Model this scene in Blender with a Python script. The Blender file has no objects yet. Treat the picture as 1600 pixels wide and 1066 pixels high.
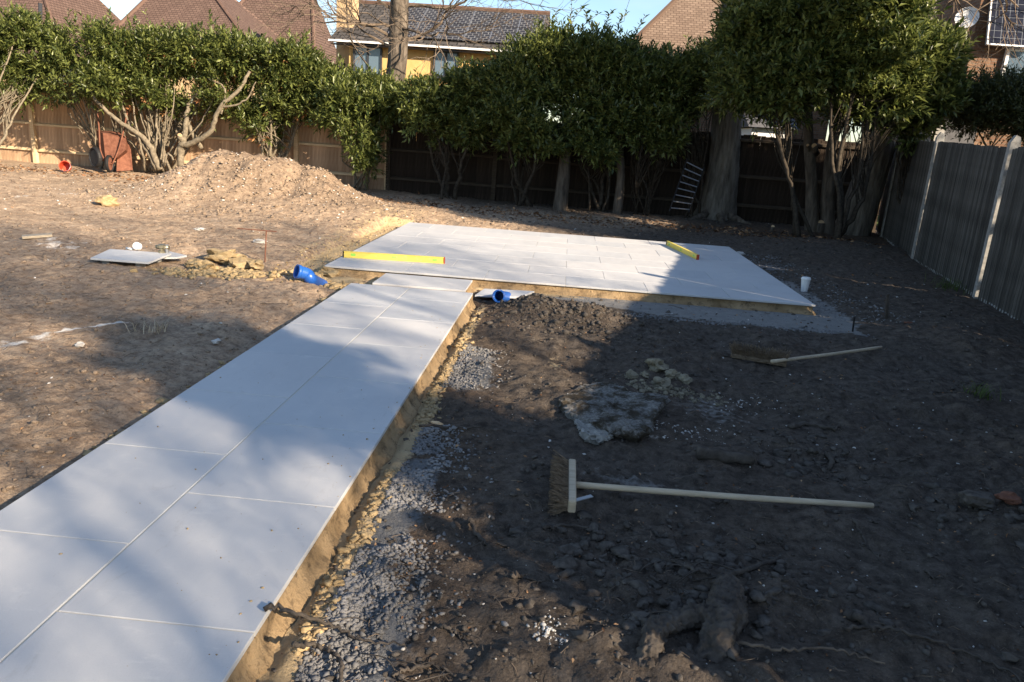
import bpy, math, random
import numpy as np
from mathutils import Matrix, Vector
random.seed(11)
rng = np.random.default_rng(11)
scene = bpy.context.scene
COL = scene.collection

# ------------------------------------------------------------------ camera
FPX, CX, CY, EYE = 1170.0, 800.0, 533.0, 1.5
def cam_axes():
    sl, vp = 0.07, (892, 220)
    a = np.array([0, vp[1] + sl * (CX - vp[0]) - CY, FPX]); b = np.array([vp[0] - CX, vp[1] - CY, FPX])
    n = np.cross(a, b); n /= np.linalg.norm(n)
    if n[1] > 0: n = -n
    y = b / np.linalg.norm(b)
    return np.array([np.cross(y, n), y, n])
RC = cam_axes()
cd = bpy.data.cameras.new('camera'); cam = bpy.data.objects.new('camera', cd); COL.objects.link(cam)
cd.sensor_width = 36; cd.lens = FPX / 1600 * 36; cd.clip_end = 600; cd.clip_start = 0.05
rx, ru_, rb = RC[:, 0], -RC[:, 1], -RC[:, 2]
cam.matrix_world = Matrix(((rx[0], ru_[0], rb[0], 0), (rx[1], ru_[1], rb[1], 0), (rx[2], ru_[2], rb[2], EYE), (0, 0, 0, 1)))
scene.camera = cam
def ray(u, v): return RC @ np.array([u - CX, v - CY, FPX])
def G(u, v, z=0.0):
    d = ray(u, v); t = (z - EYE) / d[2]; return Vector((d[0] * t, d[1] * t, z))
def D(u, v, Y):
    d = ray(u, v); t = Y / d[1]; return Vector((d[0] * t, Y, EYE + d[2] * t))

# ------------------------------------------------------------------ sky, sun, exposure
SUN_AZ = Vector((0.80, -0.60)); SUN_EL = math.radians(23.2)
w = bpy.data.worlds.new('World'); scene.world = w; w.use_nodes = True
nt = w.node_tree; nt.nodes.clear()
out = nt.nodes.new('ShaderNodeOutputWorld'); bg = nt.nodes.new('ShaderNodeBackground')
sky = nt.nodes.new('ShaderNodeTexSky'); sky.sky_type = 'NISHITA'; sky.sun_disc = False
sky.sun_elevation = SUN_EL; sky.sun_rotation = math.atan2(SUN_AZ.x, SUN_AZ.y)
sky.air_density = 1.0; sky.dust_density = 0.3; sky.ozone_density = 2.2
tc = nt.nodes.new('ShaderNodeTexCoord'); mp = nt.nodes.new('ShaderNodeMapping'); mp.inputs['Scale'].default_value = (1, 1, 3.2)
nz = nt.nodes.new('ShaderNodeTexNoise'); nz.inputs['Scale'].default_value = 2.6; nz.inputs['Detail'].default_value = 6
rp = nt.nodes.new('ShaderNodeValToRGB'); rp.color_ramp.elements[0].position = 0.50; rp.color_ramp.elements[1].position = 0.80
rp.color_ramp.elements[0].color = (0, 0, 0, 1); rp.color_ramp.elements[1].color = (0.55, 0.55, 0.55, 1)
mx = nt.nodes.new('ShaderNodeMix'); mx.data_type = 'RGBA'
mx.inputs[7].default_value = (5.6, 6.1, 6.9, 1)
L = nt.links.new
L(tc.outputs['Generated'], mp.inputs[0]); L(mp.outputs[0], nz.inputs['Vector']); L(nz.outputs[0], rp.inputs[0])
L(rp.outputs[0], mx.inputs[0]); L(sky.outputs[0], mx.inputs[6]); L(mx.outputs[2], bg.inputs[0]); L(bg.outputs[0], out.inputs[0])
bg.inputs[1].default_value = 0.076
sl = bpy.data.lights.new('sun', 'SUN'); so = bpy.data.objects.new('sun', sl); COL.objects.link(so)
sl.energy = 5.0; sl.angle = math.radians(0.6); sl.color = (1.0, 0.83, 0.63)
sv = Vector((SUN_AZ.x * math.cos(SUN_EL), SUN_AZ.y * math.cos(SUN_EL), math.sin(SUN_EL)))
so.rotation_euler = sv.to_track_quat('Z', 'Y').to_euler(); so.location = (20, -15, 20)
vs = scene.view_settings; vs.view_transform = 'Standard'; vs.look = 'None'; vs.gamma = 1; vs.exposure = 1.5
try: vs.use_curve_mapping = False
except Exception: pass

# ------------------------------------------------------------------ helpers
def org(o):
    v = Vector((0, 0, 0))
    while o: v += o.location; o = o.parent
    return v
def thing(name, label, cat, loc=(0, 0, 0), group=None):
    o = bpy.data.objects.new(name, None); COL.objects.link(o); o.location = loc
    o.empty_display_size = 0.1
    return tag(o, label, cat, group)
def tag(o, label, cat, group=None):
    o['label'] = label; o['category'] = cat
    if group: o['group'] = group
    return o
def link(name, me, mat=None, parent=None, loc=(0, 0, 0), kind=None, rot=None):
    o = bpy.data.objects.new(name, me); COL.objects.link(o)
    if mat and not me.materials: me.materials.append(mat)
    o.location = loc
    if rot is not None: o.rotation_euler = rot
    if parent: o.parent = parent
    if kind: o['kind'] = kind
    return o
def np_mesh(name, V, F, smooth=False):
    V = np.asarray(V, np.float32); F = np.asarray(F, np.int32); k = F.shape[1]
    me = bpy.data.meshes.new(name); me.vertices.add(len(V)); me.vertices.foreach_set('co', V.ravel())
    me.loops.add(F.size); me.loops.foreach_set('vertex_index', F.ravel())
    me.polygons.add(len(F)); me.polygons.foreach_set('loop_start', np.arange(0, F.size, k, dtype=np.int32))
    me.polygons.foreach_set('loop_total', np.full(len(F), k, np.int32))
    me.update(calc_edges=True); me.validate()
    if smooth: me.shade_smooth()
    return me
class MB:
    def __init__(s): s.v = []; s.f = []
    def box(s, c, d, R=None, taper=None):
        n = len(s.v); R = R or Matrix.Identity(3)
        for z in (-.5, .5):
            for x, y in ((-.5, -.5), (.5, -.5), (.5, .5), (-.5, .5)):
                k = taper if (taper and z > 0) else 1
                s.v.append(Vector(c) + R @ Vector((x * d[0] * k, y * d[1] * k, z * d[2])))
        s.f += [tuple(n + i for i in q) for q in ((0, 3, 2, 1), (4, 5, 6, 7), (0, 1, 5, 4), (1, 2, 6, 5), (2, 3, 7, 6), (3, 0, 4, 7))]
        return s
    def prism(s, base, top):
        n = len(s.v); k = len(base); s.v += [Vector(p) for p in base] + [Vector(p) for p in top]
        s.f.append(tuple(n + k - 1 - i for i in range(k))); s.f.append(tuple(n + k + i for i in range(k)))
        for i in range(k): j = (i + 1) % k; s.f.append((n + i, n + j, n + k + j, n + k + i))
        return s
    def face(s, pts):
        n = len(s.v); s.v += [Vector(p) for p in pts]; s.f.append(tuple(range(n, n + len(pts)))); return s
    def tube(s, P, r, n=6, cap=True):
        P = [Vector(p) for p in P]; m = len(P)
        if not isinstance(r, (list, tuple)): r = [r] * m
        elif len(r) == 2 and m != 2: r = [r[0] + (r[1] - r[0]) * i / (m - 1) for i in range(m)]
        b = len(s.v); ref = None
        for i in range(m):
            t = (P[min(i + 1, m - 1)] - P[max(i - 1, 0)])
            if t.length < 1e-7: t = Vector((0, 0, 1))
            t.normalize()
            if ref is None: ref = t.orthogonal().normalized()
            else:
                ref = ref - t * ref.dot(t)
                ref = ref.normalized() if ref.length > 1e-5 else t.orthogonal().normalized()
            bi = t.cross(ref)
            for k in range(n):
                a = 2 * math.pi * k / n; s.v.append(P[i] + (ref * math.cos(a) + bi * math.sin(a)) * r[i])
        for i in range(m - 1):
            for k in range(n):
                k2 = (k + 1) % n; s.f.append((b + i * n + k, b + i * n + k2, b + (i + 1) * n + k2, b + (i + 1) * n + k))
        if cap:
            s.f.append(tuple(b + n - 1 - k for k in range(n))); s.f.append(tuple(b + (m - 1) * n + k for k in range(n)))
        return s
    def build(s, name, mat, parent=None, smooth=False, kind=None, bevel=0, loc=None):
        o0 = org(parent) if parent else Vector(loc or (0, 0, 0))
        me = bpy.data.meshes.new(name); me.from_pydata([tuple(v - o0) for v in s.v], [], s.f); me.update()
        if smooth: me.shade_smooth()
        o = link(name, me, mat, parent, kind=kind, loc=(0, 0, 0) if parent else o0)
        if bevel:
            m = o.modifiers.new('bevel', 'BEVEL'); m.width = bevel; m.segments = 2; m.limit_method = 'ANGLE'
        return o
def rotz(a): return Matrix.Rotation(a, 3, 'Z')
def frame(x, up=(0, 0, 1)):
    x = Vector(x).normalized(); y = Vector(up).cross(x).normalized(); z = x.cross(y)
    return Matrix((x, y, z)).transposed()
def curve(pts, n=6, jit=0.0):
    pts = [Vector(p) for p in pts]; q = [pts[0] * 2 - pts[1]] + pts + [pts[-1] * 2 - pts[-2]]; o = []
    for i in range(1, len(q) - 2):
        for k in range(n):
            t = k / n; a, b, c, d = q[i - 1:i + 3]
            p = 0.5 * ((2 * b) + (c - a) * t + (2 * a - 5 * b + 4 * c - d) * t * t + (3 * b - a - 3 * c + d) * t ** 3)
            if jit: p = p + Vector((random.gauss(0, jit), random.gauss(0, jit), random.gauss(0, jit)))
            o.append(p)
    o.append(pts[-1]); return o
def hash2(i, j, s):
    h = (i.astype(np.int64) * 374761393 + j.astype(np.int64) * 668265263 + s * 1442695041) & 0x7fffffff
    h = ((h ^ (h >> 13)) * 1274126177) & 0x7fffffff
    return ((h ^ (h >> 16)) & 0xffff) / 65535.0
def vn(x, y, f, s=0):
    x = np.asarray(x, float) * f; y = np.asarray(y, float) * f
    i = np.floor(x); j = np.floor(y); a = x - i; b = y - j; a = a * a * (3 - 2 * a); b = b * b * (3 - 2 * b)
    return (hash2(i, j, s) * (1 - a) + hash2(i + 1, j, s) * a) * (1 - b) + (hash2(i, j + 1, s) * (1 - a) + hash2(i + 1, j + 1, s) * a) * b
def fbm(x, y, f, o=4, s=0, g=0.5):
    t = 0; A = 1; n = 0
    for k in range(o): t = t + A * (vn(x, y, f * 2 ** k, s + k * 17) - .5); n += A; A *= g
    return t / n * 2
def sstep(a, b, x): t = np.clip((x - a) / (b - a), 0, 1); return t * t * (3 - 2 * t)

# ------------------------------------------------------------------ materials
def mat(name, base=(.5, .5, .5), rough=.8, spec=.3, metal=0):
    m = bpy.data.materials.new(name); m.use_nodes = True; b = m.node_tree.nodes['Principled BSDF']
    b.inputs['Base Color'].default_value = (*base, 1); b.inputs['Roughness'].default_value = rough
    b.inputs['Specular IOR Level'].default_value = spec; b.inputs['Metallic'].default_value = metal
    return m
class N:
    def __init__(s, m): s.t = m.node_tree; s.b = s.t.nodes['Principled BSDF']
    def n(s, ty, **kw):
        x = s.t.nodes.new(ty)
        for k, v in kw.items(): setattr(x, k, v)
        return x
    def l(s, a, b): s.t.links.new(a, b)
    def coord(s, kind='Object', scale=(1, 1, 1)):
        c = s.n('ShaderNodeTexCoord'); m = s.n('ShaderNodeMapping'); m.inputs['Scale'].default_value = scale
        s.l(c.outputs[kind], m.inputs[0]); return m.outputs[0]
    def pos(s, scale=(1, 1, 1)):
        c = s.n('ShaderNodeNewGeometry'); m = s.n('ShaderNodeMapping'); m.inputs['Scale'].default_value = scale
        s.l(c.outputs['Position'], m.inputs[0]); return m.outputs[0]
    def noise(s, vec, sc, det=5, ro=.55, dist=0):
        x = s.n('ShaderNodeTexNoise'); x.inputs['Scale'].default_value = sc; x.inputs['Detail'].default_value = det
        x.inputs['Roughness'].default_value = ro; x.inputs['Distortion'].default_value = dist; s.l(vec, x.inputs['Vector']); return x.outputs[0]
    def ramp(s, f, st):
        x = s.n('ShaderNodeValToRGB'); cr = x.color_ramp
        while len(cr.elements) < len(st): cr.elements.new(.5)
        for e, (p, c) in zip(cr.elements, st): e.position = p; e.color = (*c, 1) if len(c) == 3 else c
        s.l(f, x.inputs[0]); return x.outputs[0]
    def mix(s, f, a, b, bt='MIX'):
        x = s.n('ShaderNodeMix', data_type='RGBA', blend_type=bt)
        for v, i in ((f, 0), (a, 6), (b, 7)):
            if isinstance(v, (int, float)): x.inputs[i].default_value = v
            elif isinstance(v, tuple): x.inputs[i].default_value = (*v, 1)
            else: s.l(v, x.inputs[i])
        return x.outputs[2]
    def math(s, op, a, b=0):
        x = s.n('ShaderNodeMath', operation=op)
        for v, i in ((a, 0), (b, 1)):
            if isinstance(v, (int, float)): x.inputs[i].default_value = v
            else: s.l(v, x.inputs[i])
        return x.outputs[0]
    def col(s, c): s.l(c, s.b.inputs['Base Color'])
    def rough(s, c): s.l(c, s.b.inputs['Roughness'])
    def bump(s, h, st=.5, d=.01, prev=None):
        x = s.n('ShaderNodeBump'); x.inputs['Strength'].default_value = st; x.inputs['Distance'].default_value = d
        s.l(h, x.inputs['Height'])
        if prev: s.l(prev, x.inputs['Normal'])
        s.l(x.outputs[0], s.b.inputs['Normal']); return x.outputs[0]
    def attr(s, a): x = s.n('ShaderNodeAttribute', attribute_name=a); return x.outputs['Fac']
    def rnd(s): return s.n('ShaderNodeObjectInfo').outputs['Random']
    def isl(s): return s.n('ShaderNodeNewGeometry').outputs['Random Per Island']

def k(c, f): return tuple(x * f for x in c)
SOIL_A, SOIL_B, SOIL_C = (.048, .035, .026), (.155, .108, .072), (.30, .22, .155)
M = {}
m = M['soil'] = mat('soil', rough=.95, spec=.15); n = N(m); p = n.pos()
f1 = n.noise(p, 1.1, 6, .6); f2 = n.noise(p, 14, 8, .65); f3 = n.noise(p, 90, 4, .7)
c = n.mix(n.ramp(f1, [(.3, (0, 0, 0)), (.7, (1, 1, 1))]), k(SOIL_B, .62), SOIL_B)
c = n.mix(n.ramp(f2, [(.35, (1, 1, 1)), (.55, (0, 0, 0))]), c, k(SOIL_A, 1.1))
c = n.mix(n.math('MULTIPLY', n.ramp(f3, [(.58, (0, 0, 0)), (.7, (1, 1, 1))]), .45), c, SOIL_C)
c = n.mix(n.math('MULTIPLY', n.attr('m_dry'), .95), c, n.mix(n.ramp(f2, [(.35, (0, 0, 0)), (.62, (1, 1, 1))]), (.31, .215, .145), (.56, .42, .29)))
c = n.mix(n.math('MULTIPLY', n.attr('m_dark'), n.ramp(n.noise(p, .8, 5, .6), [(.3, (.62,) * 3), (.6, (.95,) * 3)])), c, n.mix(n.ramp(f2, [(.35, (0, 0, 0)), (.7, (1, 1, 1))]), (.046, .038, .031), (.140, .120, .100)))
def msk(a, lo, hi, f): return n.ramp(n.math('ADD', n.attr(a), n.math('MULTIPLY', n.math('SUBTRACT', f, .5), 1.0)), [(lo, (0, 0, 0)), (hi, (1, 1, 1))])
c = n.mix(n.ramp(n.noise(p, 38, 6, .75), [(.36, (1, 1, 1)), (.5, (0, 0, 0))]), c, n.mix(.40, c, (.014, .012, .010)))
c = n.mix(n.math('MULTIPLY', n.ramp(n.noise(p, 130, 3, .7), [(.60, (0, 0, 0)), (.68, (1, 1, 1))]), .35), c, n.mix(.4, c, (.45, .40, .34)))
c = n.mix(msk('m_screed', .35, .6, f2), c, n.mix(f2, (.15, .145, .135), (.32, .31, .29)))
c = n.mix(msk('m_gravel', .4, .6, f2), c, n.mix(f3, (.06, .06, .062), (.25, .25, .245)))
c = n.mix(msk('m_sand', .42, .58, f2), c, n.mix(f2, (.36, .25, .13), (.56, .44, .27)))
c = n.mix(msk('m_white', .45, .68, f2), c, (.72, .68, .62))
n.col(c)
b1 = n.bump(n.noise(p, 9, 9, .72), .65, .04); b2 = n.bump(f3, .8, .012, b1)
v = n.n('ShaderNodeTexVoronoi'); v.inputs['Scale'].default_value = 55; n.l(p, v.inputs['Vector']); n.bump(v.outputs['Distance'], .5, .008, b2)

m = M['slab'] = mat('porcelain_slab', rough=.6, spec=.18); n = N(m); p = n.pos()
f1 = n.noise(p, .9, 5, .55, .6); f2 = n.noise(n.pos((1, .35, 1)), 5, 6, .6, 1.0); f3 = n.noise(p, 60, 3)
c = n.mix(n.ramp(f1, [(.3, (0, 0, 0)), (.72, (1, 1, 1))]), (.42, .435, .45), (.53, .54, .545))
c = n.mix(n.math('MULTIPLY', n.ramp(f2, [(.45, (0, 0, 0)), (.75, (1, 1, 1))]), .35), c, (.62, .61, .59))
c = n.mix(n.math('MULTIPLY', n.ramp(n.noise(p, 3.3, 8, .7), [(.6, (0, 0, 0)), (.72, (1, 1, 1))]), .5), c, (.66, .65, .62))
c = n.mix(n.math('MULTIPLY', n.ramp(n.noise(p, 2.1, 9, .75), [(.69, (0, 0, 0)), (.74, (1, 1, 1))]), .5), c, (.28, .26, .23))
c = n.mix(n.math('MULTIPLY', n.rnd(), .45), c, (.60, .575, .545))
c = n.mix(n.math('MULTIPLY', n.ramp(n.noise(n.pos((.5, 1.6, 1)), 7, 9, .8), [(.56, (0, 0, 0)), (.66, (1, 1, 1))]), .28), c, (.68, .66, .62))
c = n.mix(n.math('MULTIPLY', n.ramp(n.noise(p, 220, 2, .6), [(.35, (1, 1, 1)), (.5, (0, 0, 0))]), .10), c, (.30, .30, .30))
c = n.mix(n.math('MULTIPLY', n.ramp(n.noise(n.pos((1.4, .6, 1)), 4.5, 9, .85, 1.5), [(.57, (0, 0, 0)), (.64, (1, 1, 1))]), .30), c, (.36, .34, .31))
n.col(c); n.rough(n.ramp(f2, [(.3, (.55,) * 3), (.7, (.75,) * 3)])); n.bump(f3, .12, .002)
m = M['mortar'] = mat('mortar_bed', rough=.95, spec=.1); n = N(m); p = n.pos(); f1 = n.noise(p, 6, 7, .6); f2 = n.noise(p, 45, 5, .7)
n.col(n.mix(n.ramp(f1, [(.3, (0, 0, 0)), (.7, (1, 1, 1))]), (.24, .16, .085), (.42, .30, .17))); n.bump(f2, .9, .015, n.bump(f1, .8, .04))
n.col(n.mix(n.ramp(n.noise(p, 11, 8, .75), [(.52, (0, 0, 0)), (.62, (.75,) * 3)]), n.mix(n.ramp(f1, [(.3, (0, 0, 0)), (.7, (1, 1, 1))]), (.22, .15, .08), (.42, .30, .17)), (.09, .065, .042)))
m = M['grout'] = mat('grout', (.56, .53, .45), .9, .1)
def simple(key, a, b, sc, rough=.8, spec=.2, bump=.4, bd=.01, scale=(1, 1, 1), coord='pos', rnd=0, metal=0, lo=.3, hi=.7):
    m = M[key] = mat(key, rough=rough, spec=spec, metal=metal); n = N(m); p = n.pos(scale) if coord == 'pos' else n.coord('Object', scale)
    f = n.noise(p, sc, 7, .62); c = n.mix(n.ramp(f, [(lo, (0, 0, 0)), (hi, (1, 1, 1))]), a, b)
    if rnd: c = n.mix(n.math('MULTIPLY', n.rnd(), rnd), c, k(a, .55))
    n.col(c); n.bump(f, bump, bd); return m
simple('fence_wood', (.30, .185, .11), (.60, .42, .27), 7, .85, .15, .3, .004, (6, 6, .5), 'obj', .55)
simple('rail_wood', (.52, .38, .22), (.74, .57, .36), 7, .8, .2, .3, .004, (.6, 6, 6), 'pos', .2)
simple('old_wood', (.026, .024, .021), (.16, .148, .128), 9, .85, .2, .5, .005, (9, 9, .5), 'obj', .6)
simple('concrete_post', (.20, .19, .175), (.40, .385, .35), 14, .9, .2, .5, .006)
simple('bark', (.045, .037, .030), (.19, .158, .125), 10, .95, .1, 1.0, .05, (1, 1, .22))
simple('bark_shrub', (.10, .082, .058), (.25, .21, .15), 16, .9, .15, .5, .01)
simple('bark_grey', (.065, .057, .047), (.27, .24, .20), 9, .95, .1, 1.0, .05, (1, 1, .2))
simple('bark_shade_dark', (.030, .025, .019), (.085, .070, .054), 16, .95, .1, .5, .01)  # darker copy of the shrub bark, for stems in shade
simple('twig', (.085, .065, .048), (.20, .155, .115), 20, .9, .1, .2, .004)
simple('root', (.040, .034, .029), (.115, .098, .082), 18, .95, .1, .8, .02)
simple('cut_wood', (.50, .33, .18), (.68, .48, .28), 20, .8)
simple('handle_wood', (.36, .29, .20), (.55, .46, .33), 8, .65, .3, .2, .002, (.4, 5, 5))
simple('bristle', (.085, .062, .042), (.24, .185, .13), 60, .95, .1, .9, .02, (.4, 1, 1))
simple('rubble', (.17, .165, .15), (.40, .39, .36), 22, .95, .15, 1.0, .02)
simple('gravel_stone', (.085, .085, .085), (.28, .27, .26), 3, .9, .2, .3, .003)
simple('soil_clod', (.14, .105, .075), (.33, .25, .18), 25, .97, .1, .8, .01)
simple('dark_clod', (.040, .035, .030), (.130, .114, .098), 25, .97, .1, .8, .01)
simple('flint', (.30, .28, .25), (.62, .60, .56), 12, .7, .3)
simple('sand_lump', (.27, .19, .095), (.46, .35, .20), 14, .97, .1, .7, .015)
simple('rust', (.11, .042, .026), (.22, .095, .058), 14, .85, .2, .5, .004)
simple('pale_mortar', (.12, .105, .075), (.30, .265, .19), 18, .97, .1, .9, .015)
simple('old_brick', (.10, .045, .03), (.20, .10, .07), 20, .95, .1, .8, .01)
simple('roof_brown', (.09, .055, .042), (.14, .09, .07), 6, .85, .2)
simple('render_ochre', (.50, .31, .12), (.60, .39, .17), 3, .9, .1)
simple('lawn', (.045, .07, .02), (.10, .13, .04), 3, .95, .1)
simple('grey_felt', (.08, .08, .085), (.13, .13, .135), 8, .9)
simple('chimney_brick', (.36, .25, .14), (.50, .37, .22), 6, .9, .1)
M['yellow'] = mat('level_yellow', (.78, .60, .10), .5, .5); n = N(M['yellow'])
n.col(n.mix(n.ramp(n.noise(n.pos(), 30, 6, .7), [(.55, (0, 0, 0)), (.75, (1, 1, 1))]), (.82, .64, .12), (.72, .62, .30)))
M['black'] = mat('black_rubber', (.015, .015, .016), .6, .3)
M['pipe_blue'] = mat('blue_plastic', (.018, .105, .42), .35, .5)
M['pipe_in'] = mat('pipe_inside', (.03, .07, .16), .7, .2)
M['white'] = mat('white_plastic', (.82, .82, .80), .4, .4)
M['brass'] = mat('dull_brass', (.32, .28, .19), .4, .5, .7)
M['steel'] = mat('galvanised_steel', (.42, .42, .42), .45, .5, .8)
M['red'] = mat('red_plastic', (.42, .055, .022), .5, .4)
M['glass'] = mat('window_glass', (.09, .13, .17), .08, .8)
M['frame'] = mat('dark_frame', (.03, .033, .04), .5, .4)
M['upvc'] = mat('white_frame', (.78, .78, .77), .4, .4)
M['curtain'] = mat('pale_curtain', (.55, .56, .55), .9, .1)
M['vial'] = mat('level_vial', (.35, .75, .12), .2, .6)
for key, a, b, dead in (('leaf', (.022, .042, .012), (.20, .225, .06), 0), ('leaf_dead', (.20, .09, .035), (.34, .19, .08), 1), ('leaf_conifer', (.030, .045, .018), (.075, .085, .03), 0)):
    m = M[key] = mat(key, rough=.38 if not dead else .8, spec=.45); n = N(m); i = n.isl()
    c = n.mix(i, a, b); c = n.mix(n.ramp(n.noise(n.pos(), .9, 4, .6), [(.35, (0, 0, 0)), (.7, (.55,) * 3)]), c, n.mix(.6, c, (a[0] * 2.2, a[1] * 1.5, a[2]))); n.col(c)
    tr = n.n('ShaderNodeBsdfTranslucent'); n.l(n.mix(i, k(a, 1.6), k(b, 1.5)), tr.inputs[0])
    ms = n.n('ShaderNodeMixShader'); ms.inputs[0].default_value = .28
    n.l(n.b.outputs[0], ms.inputs[1]); n.l(tr.outputs[0], ms.inputs[2]); n.l(ms.outputs[0], n.t.nodes['Material Output'].inputs[0])
m = M['litter'] = mat('leaf_litter', rough=.9, spec=.1); n = N(m); n.col(n.ramp(n.isl(), [(0, (.05, .03, .02)), (.5, (.20, .10, .05)), (1, (.42, .27, .15))]))
def tiles(key, a, b, mo, w_, h_, rot=0):
    m = M[key] = mat(key, rough=.85, spec=.2); n = N(m); tc_ = n.n('ShaderNodeTexCoord')
    br = n.n('ShaderNodeTexBrick'); br.inputs['Scale'].default_value = 1; br.inputs['Brick Width'].default_value = w_; br.inputs['Row Height'].default_value = h_
    br.inputs['Mortar Size'].default_value = h_ * .09; br.inputs['Color1'].default_value = (*a, 1); br.inputs['Color2'].default_value = (*b, 1); br.inputs['Mortar'].default_value = (*mo, 1)
    n.l(tc_.outputs['UV'], br.inputs['Vector']); f = n.noise(n.pos(), 2.5, 6, .7)
    n.col(n.mix(n.ramp(f, [(.35, (0, 0, 0)), (.7, (.45,) * 3)]), br.outputs[0], k(a, .6))); n.bump(br.outputs['Fac'], .8, .03).node.invert = True
    return m
tiles('tile_brown', (.115, .075, .060), (.15, .10, .08), (.05, .032, .027), .20, .14)
tiles('tile_grey', (.060, .055, .052), (.115, .105, .098), (.02, .02, .02), .33, .30)
tiles('tile_tan', (.17, .12, .088), (.24, .175, .13), (.09, .06, .045), .20, .13)
tiles('brick_red', (.16, .088, .055), (.25, .15, .09), (.22, .19, .155), .225, .075)
tiles('solar_cells', (.014, .016, .028), (.020, .022, .034), (.22, .24, .27), .16, .16)
tiles('solar_grey', (.020, .022, .032), (.030, .031, .040), (.17, .175, .18), .24, .24)
M['solar_cells'].node_tree.nodes['Principled BSDF'].inputs['Roughness'].default_value = .15
for nd in M['solar_cells'].node_tree.nodes:
    if nd.type == 'TEX_BRICK': nd.offset = 0; nd.inputs['Mortar Size'].default_value = .006

def uv_planar(o):
    me = o.data; uv = me.uv_layers.new(name='UVMap').data
    for p_ in me.polygons:
        nrm = p_.normal; a = Vector((0, 0, 1)).cross(nrm)
        a = a.normalized() if a.length > .01 else Vector((1, 0, 0)); b = nrm.cross(a)
        for li in p_.loop_indices:
            co = me.vertices[me.loops[li].vertex_index].co; uv[li].uv = (co.dot(a), co.dot(b))
    return o

# ------------------------------------------------------------------ ground
PX0, PXM, PX1, PY1 = -2.045, -1.453, -0.825, 7.16
QX0, QX1, QY0, QY1 = -2.58, 2.73, 7.98, 12.5
def rect(x, y, x0, x1, y0, y1, s): return sstep(x0 - s, x0, x) * (1 - sstep(x1, x1 + s, x)) * sstep(y0 - s, y0, y) * (1 - sstep(y1, y1 + s, y))
def gau(x, y, cx, cy, sx, sy, p_=2): return np.exp(-(np.abs((x - cx) / sx) ** p_ + np.abs((y - cy) / sy) ** p_))
mp1, mp2 = D(365, 232, 14.2), D(492, 262, 14.6)
MOUNDS = [(mp1.x, 14.2, 1.25, 1.0, .62), (mp1.x - .9, 13.9, 1.1, 1.0, .22), (mp2.x + .1, 14.6, .9, .85, .44), (-4.0, 13.4, 1.9, 1.1, .16), ((mp1.x + mp2.x) / 2, 14.1, 1.1, .9, .16),
          (-.15, 6.85, .42, .30, .19), (.35, 6.7, .35, .22, .10), (-2.75, 7.35, .28, .16, .07), (-.35, 6.2, .4, .35, .06), (.25, 5.3, .3, .25, -.07), (.5, 2.0, .5, .3, .06),
          (2.6, 3.3, .4, .22, .10), (1.35, 3.1, .3, .12, .05), (.9, 2.5, .5, .18, .05), (1.5, 4.9, .5, .4, -.04), (3.9, 7.4, .6, 1.2, .08), (5.2, 14.2, 1.4, 1.0, .12)]
def hgt(x, y):
    x = np.asarray(x, float); y = np.asarray(y, float)
    z = np.full(np.broadcast(x, y).shape, -.085)
    left = 1 - sstep(-2.5, -2.1, x); z = z + left * .06 * (1 - sstep(7.0, 8.0, y)) + left * .04 * sstep(7.5, 9, y)
    z = z + fbm(x, y, .45, 3, 5) * .045 + fbm(x, y, 2.2, 5, 9, .6) * (.035 + .03 * sstep(-.5, 1.0, x) * (1 - sstep(7, 9, y)))
    rough = 1 - .75 * rect(x, y, -1.0, 3.1, 7.1, 8.1, .3)
    z = z + np.abs(fbm(x, y, 5.5, 4, 31, .62)) * (.045 + .03 * sstep(-.5, .5, x) * (1 - sstep(6.5, 8, y)) * sstep(.45, .65, vn(x, y, .9, 41))) * rough
    z = z + fbm(x, y, 17, 3, 71, .6) * .011 * rough
    for cx, cy, sx, sy, h in MOUNDS:
        g = gau(x, y, cx, cy, sx, sy, 1.9); z = z + g * h * (1 + .30 * fbm(x, y, 2.6, 5, 77, .62)) * (1 + 0 * g)
    flat = rect(x, y, -.75, 3.0, 7.2, 12.9, .22); z = z * (1 - flat) + flat * (-.105 + .12 * 0 + fbm(x, y, 9, 3, 3) * .004)
    tr = rect(x, y, -3.0, -2.5, 7.8, 12.6, .16); z = z * (1 - tr) + tr * (-.12 + fbm(x, y, 5, 4, 8) * .02)
    hole = rect(x, y, PX0 - .02, PX1 + .05, -2, PY1, .05); z = np.where(hole > 0, z * (1 - hole) + hole * np.minimum(z, -.11), z)
    hole = rect(x, y, -2.4, -.8, PY1, 8.0, .08); z = z * (1 - hole) + hole * (-.10 + fbm(x, y, 7, 4, 12) * .03)
    hole = rect(x, y, QX0, QX1, QY0, QY1, .06); z = z * (1 - hole) + hole * np.minimum(z, -.11)
    far = sstep(19.5, 24, y); return z * (1 - far) - .05 * far
def axis(segs):
    o = []
    for a, b, s in segs: o.append(np.arange(a, b, s))
    return np.concatenate(o + [[segs[-1][1]]])
gx = axis([(-120, -30, 12), (-30, -12, .35), (-12, -6, .08), (-6, -3.2, .035), (-3.2, 4.2, .022), (4.2, 7.5, .045), (7.5, 12, .3), (12, 40, 2), (40, 120, 16)])
gy = axis([(-40, -8, 6), (-8, .6, .5), (.6, 5, .02), (5, 8.5, .03), (8.5, 13, .045), (13, 19, .065), (19, 24, .25), (24, 60, 4), (60, 240, 30)])
XX, YY = np.meshgrid(gx, gy); ZZ = hgt(XX, YY); nx, ny = len(gx), len(gy)
V = np.stack([XX, YY, ZZ], -1).reshape(-1, 3); idx = np.arange(nx * ny).reshape(ny, nx)
F = np.stack([idx[:-1, :-1], idx[:-1, 1:], idx[1:, 1:], idx[1:, :-1]], -1).reshape(-1, 4)
me = np_mesh('ground', V, F, True); x, y = V[:, 0], V[:, 1]
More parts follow.
